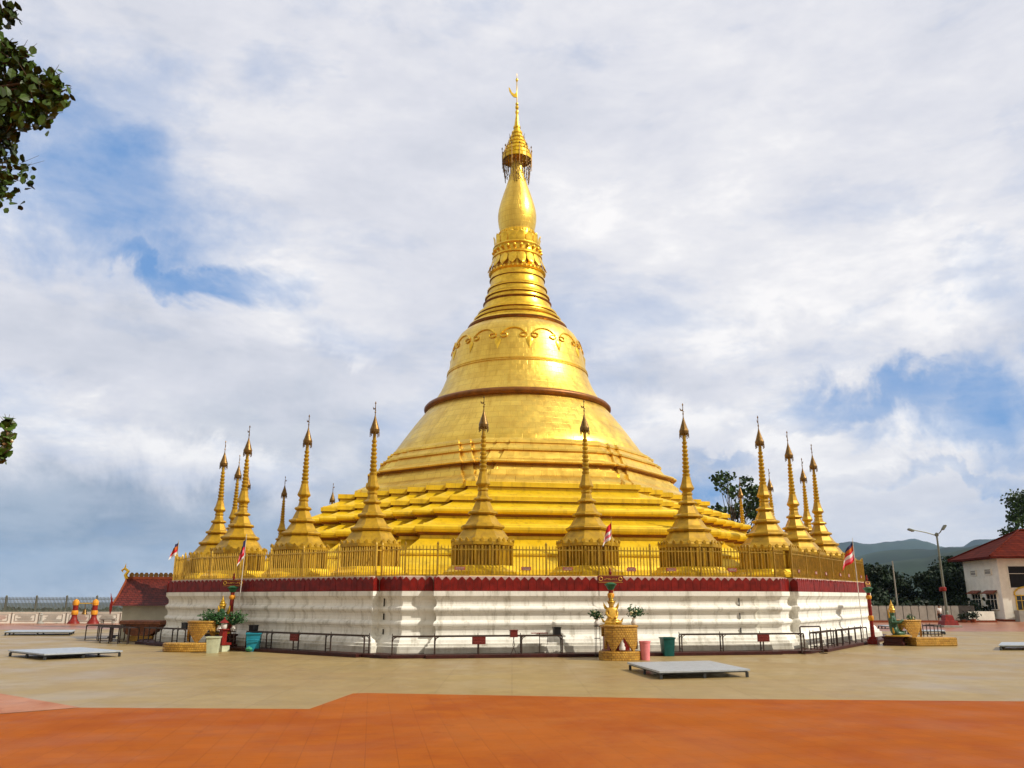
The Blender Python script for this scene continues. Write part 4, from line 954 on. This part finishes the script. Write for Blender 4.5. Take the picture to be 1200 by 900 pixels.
# ------------------------------------------------------------------ grey metal platforms lying on the plaza
def platform(pts, label, z=.24):
    cx = sum(p[0] for p in pts) / 4; cy = sum(p[1] for p in pts) / 4
    root = empty('metal_platform', (cx, cy, 0), 0, label, 'platform', 'low grey metal platforms on the plaza')
    q = [(p[0] - cx, p[1] - cy) for p in pts]
    b = MB(); b.sweep(q, [(-.03, z - .05), (0, z - .05), (0, z), (-.01, z + .006)]); b.build('deck', M['steel'], root)
    b = MB()
    for i in range(4):
        p0, p1 = Vector(q[i]) * .95, Vector(q[(i + 1) % 4]) * .95; d = p1 - p0; c = (p0 + p1) / 2
        b.box((c.x, c.y, z - .07), (d.length, .05, .04), math.atan2(d.y, d.x))
    b.build('frame', M['steeldark'], root)
    P = [Vector(q[i]) * .95 for i in range(4)]
    for i in range(4):
        L = (P[(i + 1) % 4] - P[i]).length; m_ = 2
        for j in range(m_):
            c = P[i].lerp(P[(i + 1) % 4], j / m_); b = MB(); b.box((c.x, c.y, (z - .09) / 2), (.08, .08, z - .09)); b.build('leg', M['steeldark'], root)
    return root
platform([(-21.3, 36.0), (-18.44, 33.62), (-16.32, 35.72), (-19.3, 38.1)], 'left grey metal platform lying nearest the camera on the tan plaza')
platform([(3.95, 29.33), (4.45, 25.88), (7.4, 26.63), (6.95, 30.1)], 'grey metal platform in front of the central shrine beside the red floor')
platform([(-33.0, 55.0), (-28.6, 55.0), (-29.9, 58.0), (-34.2, 58.0)], 'farther left grey metal platform near the white parapet')
platform([(22.74, 39.77), (26.5, 39.9), (28.0, 42.5), (24.4, 42.36)], 'grey metal platform cut by the right edge of the picture')
platform([(26.6, 56.6), (28.99, 56.63), (29.6, 58.3), (27.0, 58.3)], 'small dark metal platform behind the right shrine\'s rack')
platform([(29.3, 66.5), (31.3, 66.6), (31.4, 68.0), (29.4, 68.0)], 'tiny grey metal platform far back between right rack and lamp')
o = MB(); o.lathe([(.34, 0), (.36, .05), (.25, .12), (.1, .16)], 10, sx=1.4); tag(o.build('folded_mat', M['cloth'], None, smooth=40, loc=(-24.4, 52.2, 0)), 'small dark folded mat lying on the plaza left of the racks', 'mat')

# ------------------------------------------------------------------ left: pavilion, carved table, bell frame, parapet wall
pv = empty('entrance_pavilion', (-22.1, 51.9, 0), R(12), 'small cream pavilion with a dark red tiled roof at the plinth\'s left end', 'pavilion')
b = MB(); b.box((.9, .5, 1.0), (4.8, 3.6, 2.0)); b.box((.9, .5, .08), (5.1, 3.9, .16)); b.box((.9, .5, 1.93), (5.0, 3.8, .1)); b.build('wall', M['cream'], pv)
b = MB()
x0, x1, y0, y1 = -2.0, 3.6, -1.85, 2.9; ym = .5; rx = -1.85
# curved hip-and-gable roof: sections across y from eave to ridge
def roofsurf(b, th=0):
    rows = []
    for t in (0, .25, .5, .75, 1):
        zz_ = 1.92 + 1.62 * (t ** 1.15); ex = x0 + (rx - x0) * (t ** .8); yy0 = y0 + (ym - y0) * t; yy1 = y1 + (ym - y1) * t
        rows.append([(ex, yy0, zz_ - th), (x1, yy0, zz_ - th), (x1, yy1, zz_ - th), (ex, yy1, zz_ - th)])
    vs = [p for r_ in rows for p in r_]; fs = []
    for i in range(4):
        for j in range(4): fs.append((i * 4 + j, i * 4 + (j + 1) % 4, (i + 1) * 4 + (j + 1) % 4, (i + 1) * 4 + j))
    b.add(vs, fs + [(3, 2, 1, 0)])
roofsurf(b); rf = b.build('roof', M['roofred'], pv)
b = MB()
b.tube([(x0, y0, 1.96), (x0 + (rx - x0) * .33, y0 + (ym - y0) * .25, 2.27), (x0 + (rx - x0) * .57, y0 + (ym - y0) * .5, 2.67), (x0 + (rx - x0) * .79, y0 + (ym - y0) * .75, 3.1), (rx, ym, 3.56)], .06, 6); b.tube([(x0, y1, 1.96), (rx, ym, 3.56)], .07, 6)
b.box(((rx + x1) / 2, ym, 3.58), (x1 - rx, .14, .14)); b.build('ridge', M['ridge'], rf)
b = MB()
for i in range(16): b.extr([(-.12, 0), (.12, 0), (.14, .14), (.06, .26), (-.06, .26), (-.14, .14)], .06, (rx + .25 + i * .285, ym, 3.64))
b.build('ridge_crest', M['gold_dark'], rf)
b = MB(); b.tube([(rx, ym, 3.5), (rx - .12, ym, 3.75), (rx + .02, ym, 3.98), (rx - .2, ym, 4.15), (rx - .36, ym, 4.02), (rx - .28, ym, 3.92)], [.12, .11, .10, .09, .06, .03], 8); b.tube([(rx - .2, ym, 4.12), (rx - .16, ym, 4.45)], [.07, .01], 6); b.build('horn_finial', M['gold_mould'], rf, smooth=60)
b = MB(); b.extr([(0, -.5), (.06, -.2), (.08, .2), (-.10, .75), (-.05, .3), (-.08, 0), (-.04, -.4)], .06, (x0 - .02, y0, 1.9)); b.build('corner_horn', M['redpaint'], rf)

tb = empty('carved_offering_table', (-21.05, 48.6, 0), R(-14), 'brown tiled boat-shaped altar table with drooping sides beneath the cream pavilion', 'table')
b = MB(); b.sweep([(-1.3, -.5), (1.3, -.5), (1.3, .5), (-1.3, .5)], [(0, .88), (.05, .92), (.05, 1.08), (0, 1.12), (-.2, 1.13)]); b.build('table_slab', M['brickred'], tb)
b = MB()
b.extr([(-1.15, .5), (-1.2, .88), (1.2, .88), (1.0, .62), (.75, .40), (.55, .30), (-.45, .28), (-.9, .34)], .8); b.build('carved_body', M['brickred'], tb)
b = MB(); b.box((0, 0, .14), (1.5, .7, .28)); b.build('foot', M['brick'], tb)

bf = empty('bell_frame', (-40.4, 79.6, 0), R(-3), 'red and yellow ringed pillars carrying a bar with a hanging temple bell', 'bell frame'); bf.scale = (1, 1, .86)
for sx in (-.95, .95):
    b = MB()
    b.lathe([(.55, 0), (.52, .12), (.40, .3), (.30, .5), (.24, .7), (.24, .95)], 14, (sx, 0, 0), mi=0, cap=False)
    b.lathe([(.29, .95), (.30, 1.05), (.30, 1.3), (.26, 1.4)], 14, (sx, 0, 0), mi=1, cap=False); b.lathe([(.24, 1.4), (.24, 1.95)], 14, (sx, 0, 0), mi=0, cap=False)
    b.lathe([(.27, 1.95), (.28, 2.1), (.28, 2.35), (.18, 2.5), (.05, 2.6), (.001, 2.62)], 14, (sx, 0, 0), mi=1, cap=False)
    b.build('pillar', [M['redpaint'], M['orange']], bf, smooth=40)
b = MB(); b.box((0, 0, 2.16), (2.4, .09, .10)); b.build('crossbar', M['fl_y'], bf)
b = MB(); b.tube([(0, 0, 2.1), (0, 0, 1.5)], .035, 6); b.lathe([(.001, 1.5), (.12, 1.48), (.18, 1.3), (.2, 1.1), (.26, .98), (.22, .98), (.15, 1.3)], 14, cap=False); b.build('bell', M['gold_dark'], bf, smooth=40)

pw = empty('white_parapet_wall', (-60, 79.9, 0), R(2.4), 'low white parapet wall with framed inscription panels on the left', 'wall')
b = MB(); b.box((22, .25, .50), (88, .28, 1.0)); b.box((22, .25, 1.02), (88, .36, .06)); b.build('wall', M['panelwhite'], pw)
fl = empty('parapet_railing', (-60, 80.0, 1.05), R(2.4), 'dense dark grey iron railing on top of the left white parapet wall', 'railing')
b = MB(); b.box((22, .25, .14), (88, .04, .05)); b.box((22, .25, 1.18), (88, .04, .05))
for i in range(int(60 / .13)): b.box((8 + i * .13, .25, .68), (.055, .03, 1.32)); 
for i in range(int(60 / .13)): b.tube([(8 + i * .13, .25, 1.34), (8 + i * .13, .25, 1.42)], [.03, .003], 3, cap=False)
b.build('bars', M['greymetal'], fl)
for i in range(22):
    b = MB(); b.box((8.5 + i * 2.85, .25, .70), (.15, .15, 1.4)); b.lathe([(.10, 1.4), (.11, 1.46), (.03, 1.56)], 8, (8.5 + i * 2.85, .25, 0)); b.build('post', M['greymetal'], fl)
for i in range(20):
    x = 7.2 + i * 2.55
    b = MB(); w, h_ = .95, .30; m_ = 0
    for (cx, cz, sx, sz) in ((0, h_, w * 2, .018), (0, -h_, w * 2, .018), (w, 0, .018, h_ * 2), (-w, 0, .018, h_ * 2)): b.box((cx, 0, cz), (sx, .02, sz), mi=m_)
    for r_ in range(4): 
        L = random.uniform(.9, 1.6); b.box((random.uniform(-.1, .1), 0, .17 - r_ * .115), (L, .014, .022), mi=1 if i % 3 == 1 else 0)
    b.build('inscription', [M['slabdark'], M['plaque']], pw, loc=(x + 1.2, .085, .52))
    b = MB(); b.box((x + 2.5, .09, .5), (.04, .05, .98)); b.build('joint', M['slabdark'], pw)
bn = empty('stone_bench', (-38.4, 80.2, 0), R(3), 'small dark stone bench against the white parapet right of the bell frame', 'bench')
b = MB(); b.box((0, 0, .42), (1.5, .4, .10)); b.build('seat', M['concrete'], bn)
for sx in (-.5, .5): b = MB(); b.box((sx, 0, .19), (.18, .32, .37)); b.build('leg', M['concrete'], bn)
o = MB(); o.lathe([(.32, 0), (.30, .1), (.12, .2), (.08, .7), (.14, .74), (.03, 1.0)], 10); tag(o.build('stone_cone', M['concrete'], None, smooth=40, loc=(-44.6, 79.9, 0)), 'small brown cone-shaped post left of the bell frame', 'post')

# ------------------------------------------------------------------ right: slab wall, person, lamp, building
rw = empty('memorial_slab_wall', (22, 83.2, 0), R(0.6), 'grey wall of tall narrow memorial slabs at the back right', 'wall')
b = MB(); b.box((11, .3, .10), (30, .5, .2)); b.build('kerb', M['ridge'], rw)
b = MB(); b.box((9, .3, .9), (30, .16, 1.4)); b.build('backing', M['slabdark'], rw)
for i in range(34):
    b = MB(); b.box((-4.4 + i * .80, .18, .86), (.73, .06, 1.34), rz=R(random.uniform(-.6, .6))); b.box((-4.4 + i * .80, .18, 1.56), (.60, .05, .05)); b.build('slab', M['slab'], rw)
b = MB(); b.box((24.6, .3, .55), (2.6, .25, 1.0)); b.build('low_wall', M['building'], rw)
# person walking
pr = empty('person', (39.0, 76.8, 0), R(200), 'person in a white shirt and dark shorts walking past the slab wall', 'person')
import bmesh
def skinned(name, vs, ed, rd, m, parent, sub=2, root=0):
    me = bpy.data.meshes.new(name); bm = bmesh.new(); V_ = [bm.verts.new(v) for v in vs]
    for a, c in ed: bm.edges.new((V_[a], V_[c]))
    bm.verts.layers.skin.verify(); bm.to_mesh(me); bm.free(); me.materials.append(m)
    sv = me.skin_vertices[0].data
    for i, r_ in enumerate(rd): sv[i].radius = (r_, r_); sv[i].use_root = (i == root)
    ob = bpy.data.objects.new(name, me); col.objects.link(ob); ob.parent = parent
    md = ob.modifiers.new('skin', 'SKIN'); md.use_smooth_shade = True
    s = ob.modifiers.new('sub', 'SUBSURF'); s.levels = s.render_levels = sub
    return ob
skinned('body', [(0, 0, .92), (0, 0, 1.12), (0, 0, 1.36), (0, 0, 1.46), (0, .0, 1.54), (0, -.01, 1.66), (.18, 0, 1.38), (.24, .04, 1.12), (.23, -.06, .86), (.23, -.08, .78), (-.18, 0, 1.38), (-.23, -.06, 1.12), (-.22, -.16, .88), (-.22, -.18, .80),
                 (.09, 0, .88), (.10, -.12, .48), (.10, -.02, .09), (.10, -.14, .04), (-.09, 0, .88), (-.10, .06, .48), (-.10, .24, .12), (-.10, .16, .04)],
        [(0, 1), (1, 2), (2, 3), (3, 4), (4, 5), (2, 6), (6, 7), (7, 8), (8, 9), (2, 10), (10, 11), (11, 12), (12, 13), (0, 14), (14, 15), (15, 16), (16, 17), (0, 18), (18, 19), (19, 20), (20, 21)],
        [.13, .12, .13, .055, .085, .08, .06, .045, .035, .035, .06, .045, .035, .035, .085, .06, .04, .035, .085, .06, .04, .035], M['skin'], pr)
skinned('shirt', [(0, 0, .95), (0, 0, 1.15), (0, 0, 1.36), (.18, 0, 1.385), (.235, .03, 1.18), (-.18, 0, 1.385), (-.225, -.04, 1.18), (0, 0, 1.43)], [(0, 1), (1, 2), (2, 3), (3, 4), (2, 5), (5, 6), (2, 7)], [.155, .15, .155, .08, .07, .08, .07, .07], M['shirt'], pr)
skinned('shorts', [(0, 0, .93), (.09, 0, .86), (.10, -.09, .55), (-.09, 0, .86), (-.10, .05, .55)], [(0, 1), (1, 2), (0, 3), (3, 4)], [.15, .11, .095, .11, .095], M['cloth'], pr)
b = MB(); b.lathe([(.001, 1.77), (.06, 1.76), (.10, 1.70), (.10, 1.63), (.07, 1.60)], 12, (0, .012, 0), cap=False); b.build('hair', M['hair'], pr, smooth=60)
# lamp post
lp = empty('street_lamp', (36.3, 70.3, 0), 0, 'tall grey lamp post with two lamp heads and a red stepped foot', 'lamp post')
b = MB(); b.sweep([(-.75, -.75), (.75, -.75), (.75, .75), (-.75, .75)], [(0, 0), (0, .14), (-.12, .16)], mi=1); b.sweep([(-.6, -.6), (.6, -.6), (.6, .6), (-.6, .6)], [(0, .162), (-.08, .5), (-.22, .55), (-.30, .95), (-.42, 1.0)], mi=0); b.build('foot', [M['redpaint'], M['concrete']], lp)
b = MB(); b.tube([(0, 0, .9), (0, 0, 4.5), (0, 0, 7.6)], [.12, .095, .07], 10); b.lathe([(.15, .95), (.15, 1.25), (.12, 1.3)], 10); b.build('mast', M['greymetal'], lp, smooth=50)
b = MB(); b.tube([(0, 0, 7.5), (-.9, -.1, 7.75), (-2.0, -.2, 7.95)], [.05, .045, .04], 8); b.build('arm', M['greymetal'], lp); b = MB(); b.tube([(0, 0, 7.5), (.3, -.1, 7.8), (.45, -.2, 8.1)], .045, 8); b.lathe([(.14, 7.45), (.16, 7.6), (.08, 7.75)], 10); b.build('arm', M['greymetal'], lp)
for (x, y, z, a) in ((-2.25, -.22, 7.95, .3), (.55, -.3, 8.18, -.9)):
    b = MB(); b.sweep([(-.26, -.13), (.22, -.16), (.22, .16), (-.26, .13)], [(-.03, -.09), (0, -.07), (0, .05), (-.05, .10)]); o = b.build('lamp_head', M['greymetal'], lp, smooth=30, loc=(x, y, z)); o.rotation_euler = (0, a, .1)
b = MB(); b.lathe([(.20, 2.9), (.24, 2.95), (.24, 3.2), (.18, 3.25)], 10, (-.1, -.1, 0)); b.box((-.2, -.12, 3.05), (.42, .2, .3)); b.build('red_box', M['redpaint'], lp)
o = MB(); o.tube([(0, 0, 0), (0, 0, 6.0)], [.09, .06], 8); tag(o.build('utility_pole', M['concrete'], None, loc=(38.9, 84.8, 0)), 'thin grey pole rising in front of the dark trees left of the lamp', 'pole')

bd = empty('white_building', (50.77, 86.8, 0), 0, 'two storey white building with a rusty red hipped roof at the right edge', 'building')
# left face direction and right face direction
F1 = Vector((.77, 7.6)).normalized(); A1 = math.atan2(F1.y, F1.x)     # receding left face
F2 = Vector((1, -.10)).normalized()
H_ = 6.35
def bp(u, v, z=0): p = F2 * u + F1 * v; return (p.x, p.y, z)
poly = [bp(0, 0)[:2], bp(15, 0)[:2], bp(15, 8.2)[:2], bp(0, 8.2)[:2]]
b = MB(); b.prism(poly, 0, H_); bw = b.build('wall', M['building'], bd)
b = MB(); b.sweep(poly, [(.25, 0), (.25, .18), (.02, .22)]); b.build('plinth', M['ridge'], bd)
ov = 1.15
ev = [bp(-ov, -ov), bp(15 + ov, -ov), bp(15 + ov, 8.2 + ov), bp(-ov, 8.2 + ov)]; rd1, rd2 = bp(4.6, 4.1), bp(10.4, 4.1)
b = MB(); vs = [(*p[:2], H_ - .02) for p in ev] + [(*p[:2], H_ + .16) for p in ev] + [(*rd1[:2], 9.5), (*rd2[:2], 9.5)]
b.add(vs, [(3, 2, 1, 0), (0, 1, 5, 4), (1, 2, 6, 5), (2, 3, 7, 6), (3, 0, 4, 7), (4, 5, 9, 8), (5, 6, 9), (6, 7, 8, 9), (7, 4, 8)]); rr_ = b.build('roof', M['rooforange'], bd)
b = MB()
for i, j in ((4, 8), (7, 8), (5, 9), (6, 9), (8, 9)): b.tube([Vector(vs[i]) + Vector((0, 0, .05)), Vector(vs[j]) + Vector((0, 0, .05))], .10, 6)
b.build('ridge_tiles', M['rooforange'], rr_)
def on_face(face, s, z):     # point on the left (1) or right (2) face
    return bp(0, s, z) if face == 1 else bp(s, 0, z)
def win(face, s, z, w, h, bars=2, frame='building', name='window', awn=False, pane='glass'):
    ang = math.atan2(-F1.y, -F1.x) if face == 1 else math.atan2(F2.y, F2.x)
    p = on_face(face, s, z); nrm = Vector((-1, .10, 0)) if face == 1 else Vector((-.1, -1, 0)); nrm.normalize()
    b = MB(); f = .09
    for (cx, cz, sx, sz) in ((0, h / 2, w + f, f), (0, -h / 2, w + f, f), (w / 2, 0, f, h), (-w / 2, 0, f, h)): b.box((cx, 0, cz), (sx, .14, sz))
    for i in range(1, bars + 1): b.box((-w / 2 + w * i / (bars + 1), -.01, 0), (.05, .08, h))
    b.box((0, -.01, h * .15), (w, .06, .045))
    o = b.build(name, M[frame], bd, loc=(p[0] + nrm.x * .03, p[1] + nrm.y * .03, z), rz=ang)
    b = MB(); b.box((0, 0, 0), (w, .03, h)); b.build('pane', M[pane], o)
    if awn: b = MB(); b.add([(-w * .62, -.55, h / 2 + .02), (w * .62, -.55, h / 2 + .02), (w * .55, .02, h / 2 + .32), (-w * .55, .02, h / 2 + .32), (-w * .62, -.55, h / 2 + .08), (w * .62, -.55, h / 2 + .08), (w * .55, .02, h / 2 + .38), (-w * .55, .02, h / 2 + .38)],
                         [(0, 1, 2, 3), (4, 5, 6, 7), (0, 1, 5, 4), (1, 2, 6, 5), (2, 3, 7, 6), (3, 0, 4, 7)]); b.build('awning', M['ridge'], o)
    return o
win(1, 2.2, 1.95, 2.3, 1.6, 2, awn=True); win(1, 5.8, 1.95, 2.1, 1.6, 2, awn=True)
win(1, 2.3, 5.05, 1.5, .55, 0, name='vent', pane='concrete'); win(1, 5.8, 5.0, 1.3, .55, 0, name='vent', pane='concrete')
win(2, 3.6, 4.45, 5.4, 2.25, 0, name='upper_opening', pane='black')
w_ = win(2, 2.35, 1.85, 2.1, 1.5, 3, frame='gold_fence')
b = MB(); b.tube([(-1.15, -.05, .75), (-1.1, -.05, 1.1), (-.7, -.05, 1.45), (0, -.05, 1.62), (.7, -.05, 1.45), (1.1, -.05, 1.1), (1.15, -.05, .75)], .09, 6); b.build('arch_frame', M['gold_fence'], w_)
b = MB(); b.box((2.9, -.75, .55), (4.2, .8, 1.1)); b.build('step_block', M['concrete'], bd)
for (x, y, s) in ((45.3, 82.9, .75), (44.4, 83.0, .6)):
    o = MB(); o.lathe([(.30, 0), (.38, .4), (.34, .45), (.28, .42)], 10); rt = empty('pot_plant', (x, y, 0), 0, {.75: 'large dark potted bush beside the white building', .6: 'small pot with a plant by the low back wall'}[s], 'plant'); rt.scale = (s, s, s)
    o.build('pot', M['ridge'], rt, smooth=40); b = MB()
    for i in range(160): leaf(b, (random.gauss(0, .35), random.gauss(0, .3), .95 + random.gauss(0, .28)), .3, .5)
    b.build('foliage', M['leaf_b'], rt)

# ------------------------------------------------------------------ trees
def tree(name, loc, h, cr, label, m, cnt=5000, ls=.35, trunk_r=.25, group=None, sparse=0, cz=.62, cat='tree', seed=0, flat=.8, nb=26):
    rnd = random.Random(seed); root = empty(name, loc, 0, label, cat, group)
    tr = MB(); lean = (rnd.uniform(-.04, .04) * h, rnd.uniform(-.04, .04) * h)
    tr.tube([(0, 0, -.3), (lean[0] * .3, lean[1] * .3, h * .25), (lean[0] * .7, lean[1] * .7, h * .55), (lean[0], lean[1], h * .9)], [trunk_r * 1.25, trunk_r, trunk_r * .65, trunk_r * .15], 9)
    cl = []
    for i in range(nb):
        a = rnd.uniform(0, 2 * PI); e = rnd.uniform(-.75, 1); rr = cr * math.sqrt(max(.05, 1 - e * e * .8)) * rnd.uniform(.45, 1.0)
        c = Vector((lean[0] + rr * math.cos(a), lean[1] + rr * math.sin(a), h * cz + e * h * (1 - cz) * .95 * flat / .8)); r_ = cr * rnd.uniform(.20, .38) * (1 - .4 * sparse); cl.append((c, r_))
        s = Vector((lean[0] * .6, lean[1] * .6, h * rnd.uniform(.30, .7)))
        if s.z > c.z: s.z = c.z - .5
        md = s.lerp(c, .5) + Vector((rnd.uniform(-.3, .3), rnd.uniform(-.3, .3), rnd.uniform(-.2, .5)))
        tr.tube([s, md, c, c + (c - md).normalized() * r_ * .9], [trunk_r * .32, trunk_r * .2, trunk_r * .09, trunk_r * .03], 6)
    tr.build('trunk', M['bark'], root, smooth=60)
    b = MB(); tot = sum(r_ ** 2 for _, r_ in cl); st_ = random.getstate(); random.seed(seed)
    for c, r_ in cl:
        for i in range(int(cnt * r_ ** 2 / tot)):
            d = Vector([random.gauss(0, 1) for _ in range(3)]).normalized() * r_ * random.uniform(.35, 1.15); d.z *= .75
            leaf(b, c + d, ls * random.uniform(.6, 1.3), .62, .1)
    random.setstate(st_)
    b.build('crown', m, root); return root
FT = [(34.5, 99, 7.0, 4.2, 'rounded dark tree behind the slab wall, just right of the plinth'), (39.5, 97, 6.3, 3.6, 'low dark tree behind the slab wall, second from the plinth'), (44.5, 101, 7.6, 4.6, 'broad dark tree rising behind the middle of the slab wall'),
      (50, 99, 7.0, 4.3, 'dark tree directly behind the lamp post'), (54.5, 103, 7.6, 4.4, 'dark tree right of the lamp post'), (59.5, 107, 9.2, 4.4, 'tallest dark tree touching the white building\'s left edge'),
      (31.0, 108, 6.4, 4.0, 'dark tree mostly hidden by the right end of the plinth'), (41, 110, 7.8, 4.5, 'rear dark tree seen between the low and the broad trees'), (48, 112, 8.0, 4.6, 'rear dark tree seen between broad tree and lamp post')]
protos = []
for i, (x, y, h, cr, lab) in enumerate(FT):
    if i < 3: t_ = tree('leafy_tree', (x, y, -2.6), h + .6, cr, lab, M['leaf_b'], 6500, .42, .28, 'dark trees behind the slab wall', seed=11 + i, cz=.52, nb=34); protos.append((t_, h + .6, cr))
    else:
        p, ph, pc = protos[i % 3]; t_ = copy_tree(p); t_.location = (x, y, -2.6); s = (h + .6) / ph; t_.scale = (s * 1.02, s, s); t_.rotation_euler = (0, 0, i * 1.7); t_['label'] = lab
b = MB()
for i in range(5200):
    x = random.uniform(24, 66); y = random.uniform(88.5, 95); leaf(b, (x, y, random.uniform(-.9, 2.0 + .8 * MN.noise(Vector((x * .4, y * .4, 0))))), .5, .6)
tag(b.build('undergrowth', M['leaf_b']), kind='stuff')
tree('broad_tree', (71.5, 110, -2), 18.0, 5.0, 'large tree rising behind the red roof at the right edge', M['leaf_a'], 9000, .38, .4, seed=31, cz=.68, nb=40)
tree('airy_tree', (26.0, 96, -2), 18.6, 5.1, 'sparse leafy tree with bare twigs showing between the great stupa and the right stupas', M['leaf_a'], 2600, .50, .22, sparse=1.0, seed=45, cz=.66, nb=64)
# valley trees seen through the left railing
b = MB()
for i in range(16000):
    a = random.uniform(R(-50), R(-14)); d = random.uniform(170, 420); x, y = d * math.sin(a), d * math.cos(a)
    z = -14; leaf(b, (x, y, z + random.uniform(0, 14.2 - d * .006 + 1.6 * MN.noise(Vector((x * .05, y * .05, 1))))), random.uniform(1.6, 3), .7)
tag(b.build('valley_woods', M['leaf_b']), kind='stuff')

# foreground tree at the left edge: trunk outside the frame, branches reaching in
ft = empty('overhanging_tree', (-9.6, 9.2, 0), 0, 'broad-leaved tree whose dark branches hang in from the left edge', 'tree')
O = Vector((-9.6, 9.2, 0)); tr = MB()
tr.tube([(0, 0, -.1), (.1, 0, 2.5), (.3, -.1, 5.0), (.5, 0, 7.5), (.6, 0, 10.2)], [.32, .26, .21, .15, .06], 12)
clumps = [(-5.75, 9.0, 8.58, .19), (-5.85, 8.95, 8.75, .16), (-6.62, 9.0, 9.72, .22), (-6.58, 9.0, 9.2, .28), (-6.3, 8.9, 8.98, .26), (-6.55, 9.2, 8.7, .34), (-6.08, 9.0, 8.68, .27), (-5.95, 9.05, 8.45, .24), (-5.98, 9.0, 8.28, .24), (-6.25, 8.8, 8.22, .28), (-6.5, 9.1, 8.2, .34),
          (-6.38, 9.0, 7.88, .26), (-6.55, 8.9, 7.55, .26), (-6.42, 9.0, 7.42, .16), (-6.2, 9.1, 8.85, .2), (-6.85, 9.2, 8.9, .4), (-6.9, 8.8, 8.3, .45), (-6.9, 9.2, 7.7, .4), (-7.1, 8.9, 9.4, .4)]
for i in range(46):
    a = random.uniform(0, 2 * PI); e = random.uniform(-.8, 1); rr = 2.5 * math.sqrt(max(.1, 1 - e * e)) * random.uniform(.5, 1)
    c = (-9.2 + rr * math.cos(a) * .95, 9.2 + rr * math.sin(a), 8.4 + e * 2.3)
    if c[0] < -6.95 - max(0, (c[1] - 9)) * .45: clumps.append((*c, random.uniform(.35, .6)))
low = [(-5.72, 9.0, 4.30, .09), (-5.70, 9.0, 4.12, .09), (-5.72, 9.0, 3.95, .11), (-5.9, 9.0, 4.1, .13), (-6.25, 9.1, 4.1, .2), (-6.6, 9.1, 4.3, .25)]
lf = MB()
for (x, y, z, r_) in clumps + low:
    c = Vector((x, y, z)) - O; s = Vector((.45, 0, min(8.5, max(3.0, z - 1.2)))) if z > 6 else Vector((.12, 0, 3.6)); md = s.lerp(c, .55) + Vector((0, 0, .35 if z > 6 else .15))
    tr.tube([s, md, c, c + (c - md).normalized() * r_ * .8 + Vector((0, 0, .06))], [.07 if z > 6 else .03, .035, .014, .004], 6)
    for i in range(int(760 * r_ ** 1.75) + 4):
        d = Vector([random.gauss(0, 1) for _ in range(3)]).normalized() * r_ * random.uniform(.2, 1.05)
        leaf(lf, c + d, random.uniform(.09, .155), .75, .08)
    for i in range(5):
        d = Vector([random.gauss(0, 1) for _ in range(3)]).normalized(); d.z = abs(d.z); tr.tube([c, c + d * r_ * 1.35], [.006, .002], 4)
tr.build('trunk', M['bark'], ft, smooth=60); lf.build('crown', M['leaf_c'], ft)
b = MB()
for i in range(14): b.lathe([(.001, -.02), (.022, 0), (.001, .025)], 6, (3.90 + random.gauss(0, .03), -.2 + random.gauss(0, .03), 4.12 + random.gauss(0, .07)), cap=False)
b.build('blossom', M['petal'], ft)
